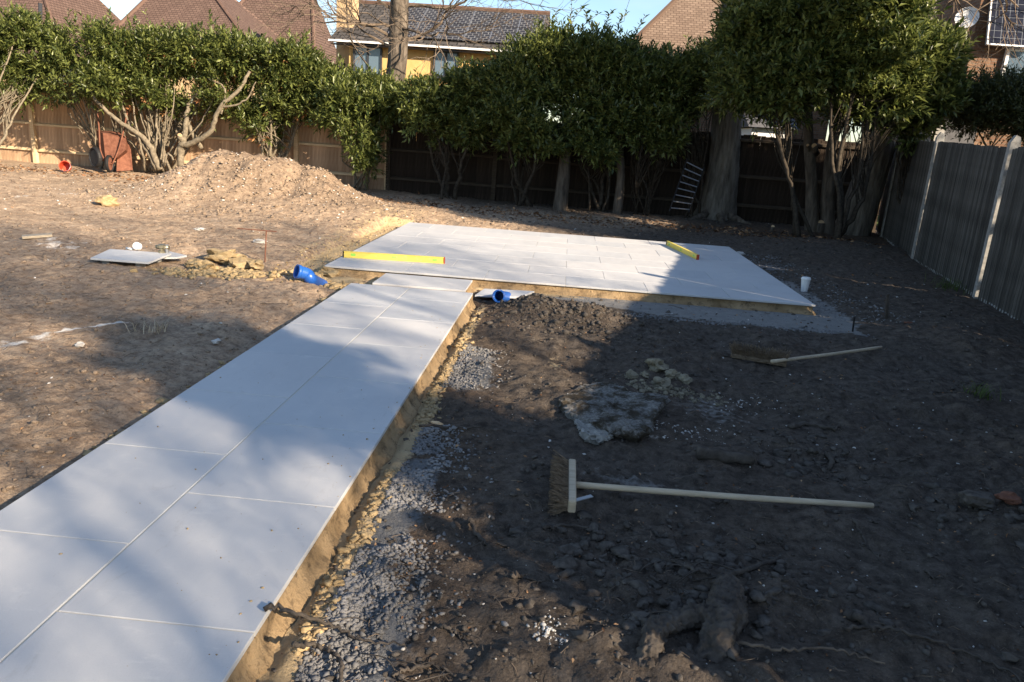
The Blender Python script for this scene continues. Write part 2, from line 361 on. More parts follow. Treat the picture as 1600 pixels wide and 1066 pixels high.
def addm(nm, a): at = me.attributes.new(nm, 'FLOAT', 'POINT'); at.data.foreach_set('value', np.clip(a, 0, 1).astype(np.float32))
nf = fbm(x, y, 3, 4, 55)
def seg(x, y, a, b, w_):
    ax, ay, bx, by = a[0], a[1], b[0], b[1]; dx, dy = bx - ax, by - ay; t = np.clip(((x - ax) * dx + (y - ay) * dy) / (dx * dx + dy * dy), 0, 1)
    d = np.hypot(x - ax - t * dx, y - ay - t * dy); return np.clip(1 - d / w_, 0, 1)
def blobm(x, y, u, v_, sx, sy, z=-.08): g_ = G(u, v_, z); return gau(x, y, g_.x, g_.y, sx, sy)
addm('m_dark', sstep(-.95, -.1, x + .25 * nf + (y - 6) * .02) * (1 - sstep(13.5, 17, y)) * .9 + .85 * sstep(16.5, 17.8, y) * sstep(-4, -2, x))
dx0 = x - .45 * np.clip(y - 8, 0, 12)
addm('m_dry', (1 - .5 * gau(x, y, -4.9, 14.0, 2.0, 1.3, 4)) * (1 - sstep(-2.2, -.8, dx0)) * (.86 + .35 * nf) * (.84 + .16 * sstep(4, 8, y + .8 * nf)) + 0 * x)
scr = rect(x, y, -.7, 2.9, 7.15, 8.0, .12) + rect(x, y, QX1, 3.0, 7.6, 10.0, .18) * .75
scr = scr * sstep(-.1, .12, (y - 7.05) - np.interp(x, [-.5, .3, 1, 2, 3], [.75, .55, .25, .12, .02]))
addm('m_screed', scr * .85 + .45 * blobm(x, y, 1110, 640, .35, .5) + .5 * blobm(x, y, 985, 755, .3, .12))
gr = seg(x, y, (-.66, .8), (-.60, 2.25), .34) * (1 - sstep(2.2, 2.4, y)) * 1.5 + seg(x, y, (-.64, 2.4), (-.60, 3.3), .2) * 1.1 + .9 * seg(x, y, (-.5, 4.6), (-.55, 5.4), .25) + .8 * blobm(x, y, 1190, 415, .5, .4) + .8 * blobm(x, y, 900, 470, .15, .1)
addm('m_gravel', gr)
sd = .95 * seg(x, y, (-.74, .5), (-.74, 6.9), .14) + rect(x, y, -3.0, -2.58, 8.0, 12.7, .12) * .75 + rect(x, y, -2.5, -.9, 7.2, 7.95, .08) * .9 + .9 * blobm(x, y, 350, 420, .5, .16) + .8 * blobm(x, y, 168, 320, .16, .4) + .6 * blobm(x, y, 525, 435, .3, .15) + .5 * blobm(x, y, 870, 560, .12, .35)
sd = np.maximum(sd, .8 * rect(x, y, -.95, 2.9, 7.82, 7.98, .05)); addm('m_sand', np.maximum(sd * (1 - .6 * sstep(-.4, .6, x) * sstep(7, 8, y)), .45 * rect(x, y, -3.3, -2.6, 9, 14, .5)))
a, b = G(10, 540, -.03), G(95, 519, -.03); c2 = G(202, 507, -.03)
wh = np.maximum(seg(x, y, a, b, .17) * .85, seg(x, y, b, c2, .035) * 1.3) + .62 * blobm(x, y, 100, 385, .8, .5) + .8 * blobm(x, y, 118, 310, .42, .35) + .65 * blobm(x, y, 30, 312, .3, .35) + .5 * blobm(x, y, 230, 650, .2, .12) + .55 * blobm(x, y, 1040, 690, .3, .06) + .6 * blobm(x, y, 1110, 605, .1, .08) + .62 * blobm(x, y, 865, 968, .07, .05) + .6 * blobm(x, y, 405, 378, .2, .2)
addm('m_white', wh * (.75 + .5 * fbm(x, y, 12, 3, 90)))
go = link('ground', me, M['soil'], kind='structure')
def hz(x, y): return float(hgt(np.array([x]), np.array([y]))[0])
def onG(u, v):
    z = -.06
    for _ in range(4): p_ = G(u, v, z); z = hz(p_.x, p_.y)
    return Vector((p_.x, p_.y, z))

# ------------------------------------------------------------------ path and patio
def slab_mesh(w_, d_, t_=.02):
    mb = MB(); mb.box((0, 0, -t_ / 2), (w_, d_, t_)); me_ = bpy.data.meshes.new('slab'); me_.from_pydata([tuple(v) for v in mb.v], [], mb.f); me_.update(); return me_
cache = {}
def slab(parent, x0, x1, y0, y1, z=0, gap=.003):
    key = (round(x1 - x0, 3), round(y1 - y0, 3))
    if key not in cache: cache[key] = slab_mesh(x1 - x0 - 2 * gap, y1 - y0 - 2 * gap)
    o = link('slab', cache[key], M['slab'], parent, ((x0 + x1) / 2, (y0 + y1) / 2, z + random.uniform(-.0008, .0008)), rot=(random.uniform(-.0006, .0006), random.uniform(-.0006, .0006), 0))
    b_ = o.modifiers.new('bevel', 'BEVEL'); b_.width = .0022; b_.segments = 1; return o
def bed(name, x0, x1, y0, y1, top, bot, side, seed, inset=0):
    # wavy sided mortar bed
    pts = []; st = .04
    for (ax, ay, bx, by, nxn, nyn) in ((x0, y0, x1, y0, 0, -1), (x1, y0, x1, y1, 1, 0), (x1, y1, x0, y1, 0, 1), (x0, y1, x0, y0, -1, 0)):
        n_ = max(2, int(math.hypot(bx - ax, by - ay) / st))
        for i in range(n_): t = i / n_; pts.append((ax + (bx - ax) * t, ay + (by - ay) * t, nxn, nyn))
    rings = []
    for (dz, base, amp) in ((top, -.004 - inset, .002), (top - .004, -.001 - inset, .003), ((top + bot) / 2, side * .25 - inset, .02), (bot + .012, side * .7, .045), (bot - .03, side * 1.4, .05)):
        r = []
        for (px, py, a_, b_) in pts:
            o_ = base + amp * float(fbm(px + seed, py, 6, 3, seed)); r.append((px + a_ * o_, py + b_ * o_, dz))
        rings.append(r)
    Vv = [p_ for r in rings for p_ in r]; n_ = len(pts); Ff = [tuple(range(n_))]
    for i in range(len(rings) - 1):
        for j in range(n_): j2 = (j + 1) % n_; Ff.append((i * n_ + j, (i + 1) * n_ + j, (i + 1) * n_ + j2, i * n_ + j2))
    me_ = bpy.data.meshes.new(name); me_.from_pydata(Vv, [], Ff); me_.update(); return link(name, me_, M['mortar'], kind='structure')
def grout(parent, x0, x1, y0, y1, z): MB().box(((x0 + x1) / 2, (y0 + y1) / 2, z), (x1 - x0, y1 - y0, .008)).build('grout', M['grout'], parent)
path = bed('path', PX0, PX1, -1.0, PY1, -.0205, -.10, .05, 3)
grout(path, PX0 + .004, PX1 - .004, -.98, PY1 - .004, -.0075)
def column(x0, x1, js):
    for a_, b_ in zip(js[:-1], js[1:]): slab(path, x0, x1, a_, b_)
column(PX0, PXM - .001, [-.86, -.07, .72, 1.51, 2.30, 3.09, 3.885, 4.68, 5.475, 6.27, 7.16])
column(PXM + .001, PX1, [-.47, .32, 1.11, 1.90, 2.705, 3.50, 4.295, 5.09, 5.885, 6.68, 7.16])
patio = bed('patio', QX0, QX1, QY0, QY1, -.0205, -.11, .03, 9, .03)
grout(patio, QX0 + .004, QX1 - .004, QY0 + .004, QY1 - .004, -.0085)
rows = 8; rh = (QY1 - QY0) / rows; sw = (QX1 - QX0) / 6
for r in range(rows):
    y0 = QY0 + r * rh; xs = [QX0 + i * sw for i in range(7)] if r % 2 == 0 else [QX0] + [QX0 + (i + .5) * sw for i in range(6)] + [QX1]
    for a_, b_ in zip(xs[:-1], xs[1:]): slab(patio, a_, b_, y0, y0 + rh, gap=.0022)
step = bed('stepping_slab_bed', -1.85, -.93, 7.30, 7.86, -.031, -.10, .03, 21); slab(step, -1.87, -.92, 7.30, 7.88, -.01)

# loose slabs
t = thing('loose_slab', 'pale paving slab propped on spacers, lying alone on bare soil left of the path', 'paving slab', G(225, 400, 0.03))
A_, B_, C_, D_ = G(141, 403, .045), G(232, 410, .045), G(268, 396, .045), G(172, 389, .06)
def quadslab(t, pts, th=.02, nm='slab_face'):
    top = [Vector(p_) for p_ in pts]; bot = [p_ - Vector((0, 0, th)) for p_ in top]; return MB().prism(bot, top).build(nm, M['slab'], t, bevel=.002)
quadslab(t, (A_, B_, C_, D_))
for q in (A_.lerp(C_, .2), A_.lerp(C_, .8), B_.lerp(D_, .2)): MB().box((q.x, q.y, -.01), (.07, .07, .05)).build('spacer', M['rubble'], t)
t = thing('loose_slab', 'small pale slab offcut showing beside the brass fitting, under the propped slab edge', 'paving slab', G(265, 397, 0))
quadslab(t, (G(240, 402, .01), G(276, 402, .01), G(292, 399, .01), G(262, 392, .01)))
t = thing('loose_slab', 'half buried pale slab piece behind the small blue pipe at the path end', 'paving slab', G(785, 458, -.04))
quadslab(t, (G(742, 461, -.05), G(812, 464, -.05), G(835, 455, -.05), G(757, 451, -.05)))

# ------------------------------------------------------------------ fences
def board_mesh(w_, h_, t_, v_):
    r = random.Random(v_); mb = MB(); ns = 7; dz = [r.uniform(-.008, .008) for _ in range(2)]
    pr = []
    for i in range(ns):
        z = h_ * i / (ns - 1); wob = r.uniform(-.0025, .0025)
        zz = z + (dz[0] if i == ns - 1 else 0)
        pr.append([(-w_ / 2 + wob, 0, zz), (w_ / 2 + wob, 0, z + (dz[1] if i == ns - 1 else 0)), (w_ / 2 + wob, -t_ * .35, z), (-w_ / 2 + wob, -t_, z)])
    vv = [q for p_ in pr for q in p_]; ff = [(0, 1, 2, 3), tuple(4 * (ns - 1) + i for i in (3, 2, 1, 0))]
    for i in range(ns - 1):
        for j in range(4): j2 = (j + 1) % 4; ff.append((4 * i + j, 4 * i + 4 + j, 4 * i + 4 + j2, 4 * i + j2))
    me_ = bpy.data.meshes.new('board'); me_.from_pydata(vv, [], ff); me_.update(); return me_
def rear_z(x): return 1.84 + .0 * x
FA, FB = Vector((-17.5, 19.95, 0)), Vector((7.3, 18.25, 0)); fdir = (FB - FA).normalized(); fang = math.atan2(fdir.y, fdir.x); fn = Vector((fdir.y, -fdir.x, 0))
def fat(x): return FA + fdir * ((x - FA.x) / fdir.x)
def rear_fence(x0, x1, label, posts, top, wood, railm):
    t = thing('fence', label, 'fence', fat(x0) + Vector((0, 0, -.1))); o0 = org(t)
    Lh = (fat(x1) - fat(x0)).length; n_ = int(Lh / .098); ms = [board_mesh(.112, top + .05, .016, i) for i in range(6)]
    for me_ in ms: me_.materials.append(wood)
    for i in range(n_):
        p_ = fat(x0) + fdir * ((i + .5) * .098); link('board', random.choice(ms), None, t, (p_.x - o0.x, p_.y - o0.y, 0 + random.uniform(-.02, .02)), rot=(0, random.uniform(-.006, .006), fang + random.uniform(-.03, .0)))
    R = rotz(fang)
    for z in (.30, .98, top - .17):
        for a_, b_ in zip(posts[:-1], posts[1:]):
            c_ = (fat(a_) + fat(b_)) / 2 + fn * .045 + Vector((0, 0, z + random.uniform(-.02, .02))); l_ = (fat(b_) - fat(a_)).length - .09
            MB().prism([c_ + R @ Vector(q) for q in ((-l_ / 2, -.03, -.04), (l_ / 2, -.03, -.04), (l_ / 2, .028, -.04), (-l_ / 2, .028, -.04))],
                       [c_ + R @ Vector(q) for q in ((-l_ / 2, -.026, .01), (l_ / 2, -.026, .01), (l_ / 2, .028, .035), (-l_ / 2, .028, .035))]).build('rail', railm, t)
    for x_ in posts:
        p_ = fat(x_) + fn * .055; h_ = top + .12 + random.uniform(-.02, .03); MB().box((p_.x, p_.y, h_ / 2 - .15), (.11, .10, h_ + .1), R, ).build('post', railm, t, bevel=.006)
px = [fat(0)]
def fx(u):   # x along the rear fence line under pixel column u
    lo, hi = -17.5, 7.3
    for _ in range(40):
        m_ = (lo + hi) / 2; p_ = fat(m_); c_ = RC.T @ (np.array(p_) - [0, 0, EYE]); uu = CX + FPX * c_[0] / c_[2]
        if uu < u: lo = m_
        else: hi = m_
    return lo
XP = [fx(59) - 2.9, fx(59), (fx(59) + fx(465)) / 2, fx(465), fx(605)]
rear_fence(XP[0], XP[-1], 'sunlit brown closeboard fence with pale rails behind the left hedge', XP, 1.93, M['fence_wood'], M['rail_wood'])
XD = [fx(607), fx(607) + 2.7, fx(607) + 5.5, fx(607) + 8.2, 7.2]
simple('shade_dark_wood', (.020, .015, .011), (.060, .043, .032), 7, .88, .15, .3, .004, (6, 6, .5), 'obj', .5)  # fence wood darkened to stand for the shade at the back
simple('shade_dark_rail', (.04, .03, .022), (.09, .07, .05), 7, .88, .15, .3, .004, (.6, 6, 6))  # rail wood darkened for the same shade
rear_fence(XD[0], XD[-1], 'closeboard fence with shade-darkened boards behind the tree trunks', XD, 1.95, M['shade_dark_wood'], M['shade_dark_rail'])
# right fence
PC_, PB_, PA_ = G(1527, 470, -.1), G(1428, 410, -.1), G(1379, 372, -.1)
def lin(p_, q_, s_): return p_ + (q_ - p_).normalized() * s_
P0_ = lin(PC_, PB_, -3.3); P00 = lin(P0_, PC_, -3.3); P000 = lin(P00, P0_, -3.3)
PZ = lin(PA_, PB_, -1.0)
for q in (PC_, PB_, PA_, P0_, P00, P000): q.z = -.1
tR = thing('fence', 'grey weathered closeboard fence with concrete posts along the right side', 'fence', PC_)
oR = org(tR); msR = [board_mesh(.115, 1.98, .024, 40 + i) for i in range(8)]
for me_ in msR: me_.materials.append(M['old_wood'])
RP = [P000, P00, P0_, PC_, PB_, PA_, PZ]
def ftop(y): return float(np.interp(y, [-1, 4, 9.7, 13.1, 17], [-.06, -.10, -.14, -.02, .04]))
for i, (a_, b_) in enumerate(zip(RP[:-1], RP[1:])):
    d_ = (b_ - a_); l_ = d_.length; d_ = d_.normalized(); ang = math.atan2(-d_.y, -d_.x); R = rotz(ang)  # local +x towards the camera
    s_ = .10; topz = 1.95 if i != 5 else 1.9
    n_ = int((l_ - .16) / .093)
    for j in range(n_):
        s_ = .09 + (j + .5) * (l_ - .16) / n_
        if i == 2 and j >= n_ - 1: s_ -= .035
        p_ = a_ + d_ * s_ - oR
        link('board', random.choice(msR), None, tR, (p_.x, p_.y, .03 + ftop((p_ + oR).y) + random.uniform(-.012, .012) - (.03 if i == 4 and j > n_ - 9 else 0)), rot=(0, random.uniform(-.004, .004), ang + random.uniform(-.03, .16)))
    out_n = Vector((-d_.y, d_.x, 0)); out_n = out_n if out_n.x > 0 else -out_n
    for z in (.35, 1.05, 1.72):
        c_ = (a_ + b_) / 2 + out_n * .045 + Vector((0, 0, z + ftop((a_.y + b_.y) / 2))); MB().box(c_, (l_ - .12, .04, .075), R).build('rail', M['shade_dark_rail'], tR)
    c_ = (a_ + b_) / 2 + Vector((0, 0, -.06)); MB().box(c_ + out_n * -.0, (l_ - .125, .04, .26), R).build('gravel_board', M['concrete_post'], tR, bevel=.004)
for q in RP[:-1]:
    d_ = (PB_ - PC_).normalized(); R = rotz(math.atan2(d_.y, d_.x)); mb = MB(); c_ = Vector((q.x, q.y, .88 + ftop(q.y)))
    mb.box(c_, (.10, .115, 2.18), R)
    for i in range(4, 8):   # chamfered weathered top
        pass
    tp = [c_ + R @ Vector(v) for v in ((-.05, -.0575, 1.09), (.05, -.0575, 1.09), (.05, .0575, 1.09), (-.05, .0575, 1.09))]
    tp2 = [c_ + R @ Vector(v) for v in ((-.045, -.04, 1.16), (.045, -.04, 1.16), (.045, .01, 1.18), (-.045, .01, 1.18))]
    mb.prism(tp, tp2); mb.build('post', M['concrete_post'], tR, bevel=.004)

# ------------------------------------------------------------------ foliage
def leaves(P, O, size, seed=0, w_=.36):
    """P leaf bases, O unit directions -> folded two triangle leaves"""
    r = np.random.default_rng(seed); n_ = len(P)
    up = np.array([0, 0, 1.]) + r.normal(0, .45, (n_, 3)); s_ = np.cross(O, up); s_ /= np.linalg.norm(s_, axis=1, keepdims=True) + 1e-9
    nn = np.cross(s_, O); L_ = (size * (.5 + .95 * r.uniform(0, 1, n_) ** 1.3))[:, None]
    base = P; tip = P + O * L_ - nn * L_ * .12; l_ = P + O * L_ * .45 + s_ * L_ * w_ * .5 + nn * L_ * .07; q = P + O * L_ * .45 - s_ * L_ * w_ * .5 + nn * L_ * .07
    V_ = np.stack([base, l_, tip, q], 1).reshape(-1, 3); i = np.arange(n_)[:, None] * 4
    F_ = np.concatenate([i + np.array([[0, 2, 1]]), i + np.array([[0, 3, 2]])], 1).reshape(-1, 3); return V_, F_
def shoots(C, Rr, n_, per, ln, size, seed, up=.55, shell=.35):
    r = np.random.default_rng(seed); V_ = []; F_ = []; stems = []; off = 0
    C = np.array(C); Rr = np.array(Rr); vol = Rr.prod(1) ** .75; vol = vol / vol.sum()
    k_ = r.choice(len(C), n_, p=vol); d = r.normal(size=(n_, 3)); d /= np.linalg.norm(d, axis=1, keepdims=True)
    rad = (shell + (1.02 - shell) * r.uniform(0, 1, n_) ** .75) * (1 + .22 * fbm(d[:, 0] * 2 + k_ * 3.1, d[:, 2] * 2 + d[:, 1], 1.6, 3, seed))
    P = C[k_] + d * Rr[k_] * rad[:, None]
    dens = fbm(P[:, 0] * 1.0 + P[:, 1] * .7, P[:, 2], 1.9, 3, seed + 5); keep = dens > -.24; P = P[keep]; d = d[keep]
    O = d * .75 + np.array([0, 0, up]) + r.normal(0, .38, P.shape); O /= np.linalg.norm(O, axis=1, keepdims=True)
    m_ = len(P); LN = ln * r.uniform(.6, 1.35, m_)
    t = (np.arange(per) + .5) / per
    base = P[:, None, :] + O[:, None, :] * (t[None, :, None] * LN[:, None, None]) - np.array([0, 0, 1.]) * .0
    ang = np.arange(per)[None, :] * 2.4 + r.uniform(0, 6.28, (m_, 1))
    a_ = np.cross(O, [0, 0, 1.]); a_ /= np.linalg.norm(a_, axis=1, keepdims=True) + 1e-6; b_ = np.cross(O, a_)
    side = a_[:, None, :] * np.cos(ang)[..., None] + b_[:, None, :] * np.sin(ang)[..., None]
    spread = (1.15 - .6 * t)[None, :, None]
    LD = side * spread + O[:, None, :] * (.55 + .5 * t)[None, :, None] + r.normal(0, .15, base.shape); LD /= np.linalg.norm(LD, axis=2, keepdims=True)
    Vl, Fl = leaves(base.reshape(-1, 3), LD.reshape(-1, 3), size, seed)
    return Vl, Fl, P, O
def bush(name, label, cat, base, blobs, n_, seed, per=11, size=.125, group=None, leaf='leaf', stems=7, ry=.8, stem_r=.045, extra=None, dead=0, twigs=60, lean=0, shell=.35, up=.55, bark='bark_shrub'):
    yb_ = blobs[0][2] + .1
    if base.y > yb_: base = Vector((base.x * yb_ / base.y, yb_, 0)); base.z = hz(base.x, base.y)
    r = random.Random(seed); t = thing(name, label, cat, base, group); C = []; Rr = []
    for (u, v_, Y, ru, rv) in blobs:
        p_ = D(u, v_, Y); C.append(tuple(p_)); Rr.append((max(8, ru - 7) * Y / FPX, min(ry, .35 + ru * Y / FPX * .8), max(7, rv - 9) * Y / FPX))
    Vl, Fl, P, O = shoots(C, Rr, n_, per, .30, size, seed, shell=shell, up=up)
    o0 = np.array(org(t))
    Vt, Ft, Pt, Ot = shoots([(c[0], c[1], c[2] + r_[2] * .35) for c, r_ in zip(C, Rr)], [(r_[0] * .95, r_[1] * .8, r_[2] * .6) for r_ in Rr], n_ // 10, per + 4, .45, size, seed + 301, shell=.7, up=1.5)
    Fl = np.concatenate([Fl, Ft + len(Vl)]); Vl = np.concatenate([Vl, Vt])
    me_ = np_mesh('leaves', Vl - o0, Fl); link('leaves', me_, M[leaf], t)
    if dead:
        Vd, Fd, _, _ = shoots([C[i] for i in range(len(C))], [tuple(q * .7 for q in Rr[i]) for i in range(len(C))], dead, 7, .2, .10, seed + 91, up=-.3)
        link('dead_leaves', np_mesh('dead_leaves', Vd - o0, Fd), M['leaf_dead'], t)
    mb = MB(); B0 = Vector(base); nodes = []
    for s_ in range(stems):
        c_ = Vector(C[s_ % len(C)]); rr = Rr[s_ % len(C)]
        tgt = c_ + Vector((r.uniform(-.6, .6) * rr[0], r.uniform(-.5, .3) * rr[1], r.uniform(-.4, .5) * rr[2]))
        b0 = B0 + Vector((r.uniform(-.22, .22), r.uniform(-.15, .15), -.05)); mid = b0.lerp(tgt, .45) + Vector((r.uniform(-.25, .25), r.uniform(-.25, .1), r.uniform(-.15, .1)))
        cc = curve([b0, b0.lerp(mid, .5) + Vector((r.uniform(-.1, .1), r.uniform(-.1, .05), .05)), mid, tgt], 5, .012)
        r0 = stem_r * r.uniform(.6, 1.3); mb.tube(cc, [r0, r0 * .35], 6); nodes += cc[6:]
    mb.build('trunk' if stems < 4 else 'stems', M[bark], t, True)
    mb = MB()
    for _ in range(twigs):
        a_ = r.choice(nodes); i = int(np.argmin(((P[::7] - np.array(a_)) ** 2).sum(1) + rng.uniform(0, 1.0, len(P[::7])))) * 7
        b_ = Vector(P[i]); m2 = a_.lerp(b_, .5) + Vector((r.uniform(-.12, .12), r.uniform(-.12, .12), r.uniform(-.05, .15)))
        mb.tube(curve([a_, m2, b_ + Vector(O[i]) * .2], 3), [.014, .004], 4)
    mb.build('branches', M[bark], t, True, kind='stuff')
    if extra: extra(t, r)
    return t
def cut_end(p_, dr, r_, parent, nm='cut_end'):
    MB().tube([Vector(p_), Vector(p_) + Vector(dr) * .012], r_, 12).build(nm, M['cut_wood'], parent)
GL = 'laurel bushes of the sunlit left hedge'; GMID = 'laurel bushes of the shaded middle hedge'
def big_stems(t, r):
    mb = MB(); Y = 18.5
    def st(pts, r0, r1): mb.tube(curve([D(u, v_, Y + dy) for u, v_, dy in pts], 6, .01), [r0, r1], 8)
    st([(283, 262, -.2), (283, 228, -.25), (300, 224, -.3), (330, 205, -.4), (342, 170, -.5), (372, 142, -.45), (390, 112, -.3)], .085, .035)
    st([(283, 245, -.2), (290, 200, -.2), (295, 165, -.1), (320, 130, 0)], .075, .03)
    st([(250, 265, -.3), (232, 225, -.35), (215, 208, -.4), (180, 185, -.5), (150, 155, -.5), (132, 128, -.4)], .075, .03)
    st([(245, 265, -.3), (228, 232, -.3), (205, 200, -.2), (190, 160, -.1), (180, 120, 0)], .05, .02)
    st([(262, 262, -.1), (250, 215, 0), (245, 180, 0), (265, 130, 0)], .05, .02)
    st([(314, 232, .1), (300, 208, .1), (292, 190, .1)], .06, .045)
    st([(345, 178, -.5), (352, 140, -.4), (325, 122, -.3)], .03, .012)
    st([(342, 168, -.5), (380, 160, -.5), (400, 128, -.4)], .028, .01)
    for k_ in range(16):
        u0 = 240 + r.uniform(-14, 30); u1 = u0 + r.uniform(-75, 60); st([(u0, 266, r.uniform(-.3, .3)), ((u0 * .6 + u1 * .4), 225, r.uniform(-.4, .3)), (u1, 180 + r.uniform(-30, 20), r.uniform(-.4, .3)), (u1 + r.uniform(-30, 30), 120 + r.uniform(-20, 20), 0)], r.uniform(.018, .04), .008)
    st([(272, 250, -.5), (262, 240, -.5), (258, 255, -.5)], .02, .03)
    mb.build('crooked_limbs', M['bark_shrub'], t, True)
    p_ = D(281, 212, 18.15); mb = MB(); mb.tube([D(287, 224, 18.35), p_], [.07, .062], 10); mb.build('sawn_stub', M['bark_shrub'], t, True)
    cut_end(p_, (-.15, -1, .15), .056, t)
bush('laurel_bush', 'sunlit laurel bush at the far left edge, before the fence post', 'bush', onG(-30, 262), [(10, 86, 18.75, 55, 48), (60, 78, 18.75, 48, 42), (-40, 108, 18.75, 60, 55), (5, 128, 18.35, 50, 26), (70, 103, 18.75, 35, 40), (40, 48, 18.75, 30, 22), (-90, 98, 18.75, 50, 60), (30, 150, 18.6, 34, 18)], 2300, 1, group=GL, ry=.6)
bush('laurel_bush', 'sunlit laurel bush overhanging the fence above the rusty wheelbarrow', 'bush', onG(165, 258), [(120, 86, 18.75, 50, 42), (175, 86, 18.75, 50, 42), (130, 128, 18.35, 42, 34), (172, 140, 18.25, 36, 28), (98, 118, 18.75, 30, 30), (90, 150, 18.55, 22, 12), (215, 98, 18.75, 40, 42)], 2300, 2, group=GL, ry=.6, dead=40, stems=6)
bush('laurel_bush', 'large many-stemmed laurel with thick crooked grey limbs and a sawn orange stub', 'bush', onG(255, 262), [(265, 88, 18.75, 55, 38), (320, 90, 18.75, 55, 38), (375, 98, 18.75, 50, 38), (225, 118, 18.75, 40, 34), (345, 133, 18.75, 40, 26), (240, 150, 18.45, 30, 22), (300, 130, 18.95, 30, 20), (215, 165, 18.65, 20, 18), (325, 165, 18.8, 26, 26), (270, 170, 18.9, 20, 22), (365, 160, 18.6, 24, 22)], 2500, 3, group=GL, ry=.6, extra=big_stems, dead=260, twigs=170)
bush('laurel_bush', 'thin twiggy laurel behind the soil heap with sparse lower leaves', 'bush', onG(438, 262), [(425, 113, 18.75, 45, 36), (475, 123, 18.75, 48, 34), (440, 130, 18.75, 40, 26), (395, 190, 18.75, 26, 30), (435, 170, 18.6, 28, 26), (480, 175, 18.7, 26, 22), (415, 215, 18.55, 20, 22), (455, 98, 18.75, 35, 28)], 2000, 4, group=GL, ry=.6, dead=240, twigs=150, stem_r=.04, stems=9)
bush('laurel_bush', 'dense glossy green laurel hanging low beside the bare tree trunk', 'bush', onG(560, 266), [(515, 147, 18.75, 40, 34), (560, 157, 18.75, 46, 32), (592, 161, 18.55, 36, 32), (540, 165, 18.25, 42, 34), (590, 172, 18.15, 38, 28), (560, 205, 17.95, 34, 24), (568, 235, 17.85, 26, 22), (520, 190, 18.15, 24, 18), (618, 165, 18.35, 20, 24), (575, 255, 17.85, 15, 12)], 3300, 5, group=GL, ry=.6, stems=6)
bush('laurel_bush', 'low dark laurel just right of the bare tree trunk, under the ochre house', 'bush', onG(700, 292), [(690, 157, 17.90, 40, 26), (655, 159, 17.90, 28, 24), (735, 147, 17.90, 44, 34), (665, 165, 17.70, 26, 14), (770, 141, 17.90, 34, 34), (785, 159, 17.70, 34, 34), (700, 185, 17.7, 30, 18), (655, 195, 17.6, 20, 22), (735, 205, 17.6, 26, 26), (690, 215, 17.7, 18, 20)], 2500, 6, group=GMID, bark='bark_shade_dark', ry=.7, stems=4, stem_r=.05)
bush('laurel_bush', 'dark laurel drooping low over the shaded fence, left of the thin dark trunk', 'bush', onG(825, 296), [(815, 124, 17.90, 44, 44), (845, 104, 17.90, 42, 40), (830, 150, 17.60, 44, 40), (800, 180, 17.40, 30, 24), (835, 205, 17.20, 32, 26), (780, 185, 17.40, 24, 24), (865, 79, 17.90, 30, 22), (800, 225, 17.3, 24, 24), (862, 230, 17.3, 22, 22)], 2900, 7, group=GMID, bark='bark_shade_dark', ry=.7, stems=4, stem_r=.06)
def tips(t, r):
    mb = MB(); Pp = []; Oo = []
    for u0, v0, u1, v1 in ((885, 55, 893, -12), (890, 50, 910, 12), (905, 50, 935, 22), (950, 45, 956, 18), (965, 50, 980, 20), (990, 60, 1008, 26), (870, 60, 868, 20), (925, 45, 915, 20)):
        a_, b_ = D(u0, v0, 17.9), D(u1, v1, 17.9); cc = curve([a_, a_.lerp(b_, .5) + Vector((r.uniform(-.1, .1), 0, 0)), b_], 5); mb.tube(cc, [.012, .004], 4)
        for i in range(22):
            q = cc[min(int(i / 22 * len(cc)), len(cc) - 1)]; a2 = i * 2.4; Pp.append(tuple(q)); Oo.append((math.cos(a2), math.sin(a2), .7))
    O_ = np.array(Oo); O_ /= np.linalg.norm(O_, axis=1, keepdims=True); V_, F_ = leaves(np.array(Pp), O_, .13, 4)
    link('shoot_tips', np_mesh('shoot_tips', V_ - np.array(org(t)), F_), M['leaf'], t, kind='stuff'); mb.build('tall_shoots', M['bark_shrub'], t, True)
bush('laurel_bush', 'dark laurel with tall leafy shoots standing against the blue sky', 'bush', onG(935, 300), [(890, 114, 17.90, 44, 46), (930, 107, 17.90, 48, 44), (965, 109, 17.90, 44, 42), (905, 150, 17.70, 44, 40), (960, 195, 17.4, 36, 26), (920, 225, 17.3, 26, 24), (950, 155, 17.60, 44, 38), (900, 200, 17.40, 24, 18), (945, 240, 17.2, 20, 22)], 3100, 8, group=GMID, bark='bark_shade_dark', ry=.7, stems=5, extra=tips)
bush('laurel_bush', 'dark laurel thicket with many thin upright stems, left of the ladder', 'bush', onG(1005, 302), [(1005, 124, 17.90, 48, 38), (1045, 134, 17.90, 44, 38), (1010, 155, 17.70, 48, 34), (1030, 190, 17.4, 38, 24), (1000, 215, 17.3, 26, 22), (975, 180, 17.60, 34, 16), (1050, 150, 17.70, 38, 32), (1045, 225, 17.3, 22, 20)], 2600, 9, group=GMID, bark='bark_shade_dark', ry=.7, stems=12, stem_r=.022, twigs=90)
bush('laurel_bush', 'dark laurel filling the space against the left side of the thick ridged trunk', 'bush', onG(1085, 312), [(1085, 132, 17.90, 34, 44), (1110, 109, 17.70, 30, 26), (1065, 160, 17.90, 24, 30), (1100, 165, 18.00, 14, 14)], 1100, 10, group=GMID, bark='bark_shade_dark', ry=.7, stems=4, stem_r=.03)
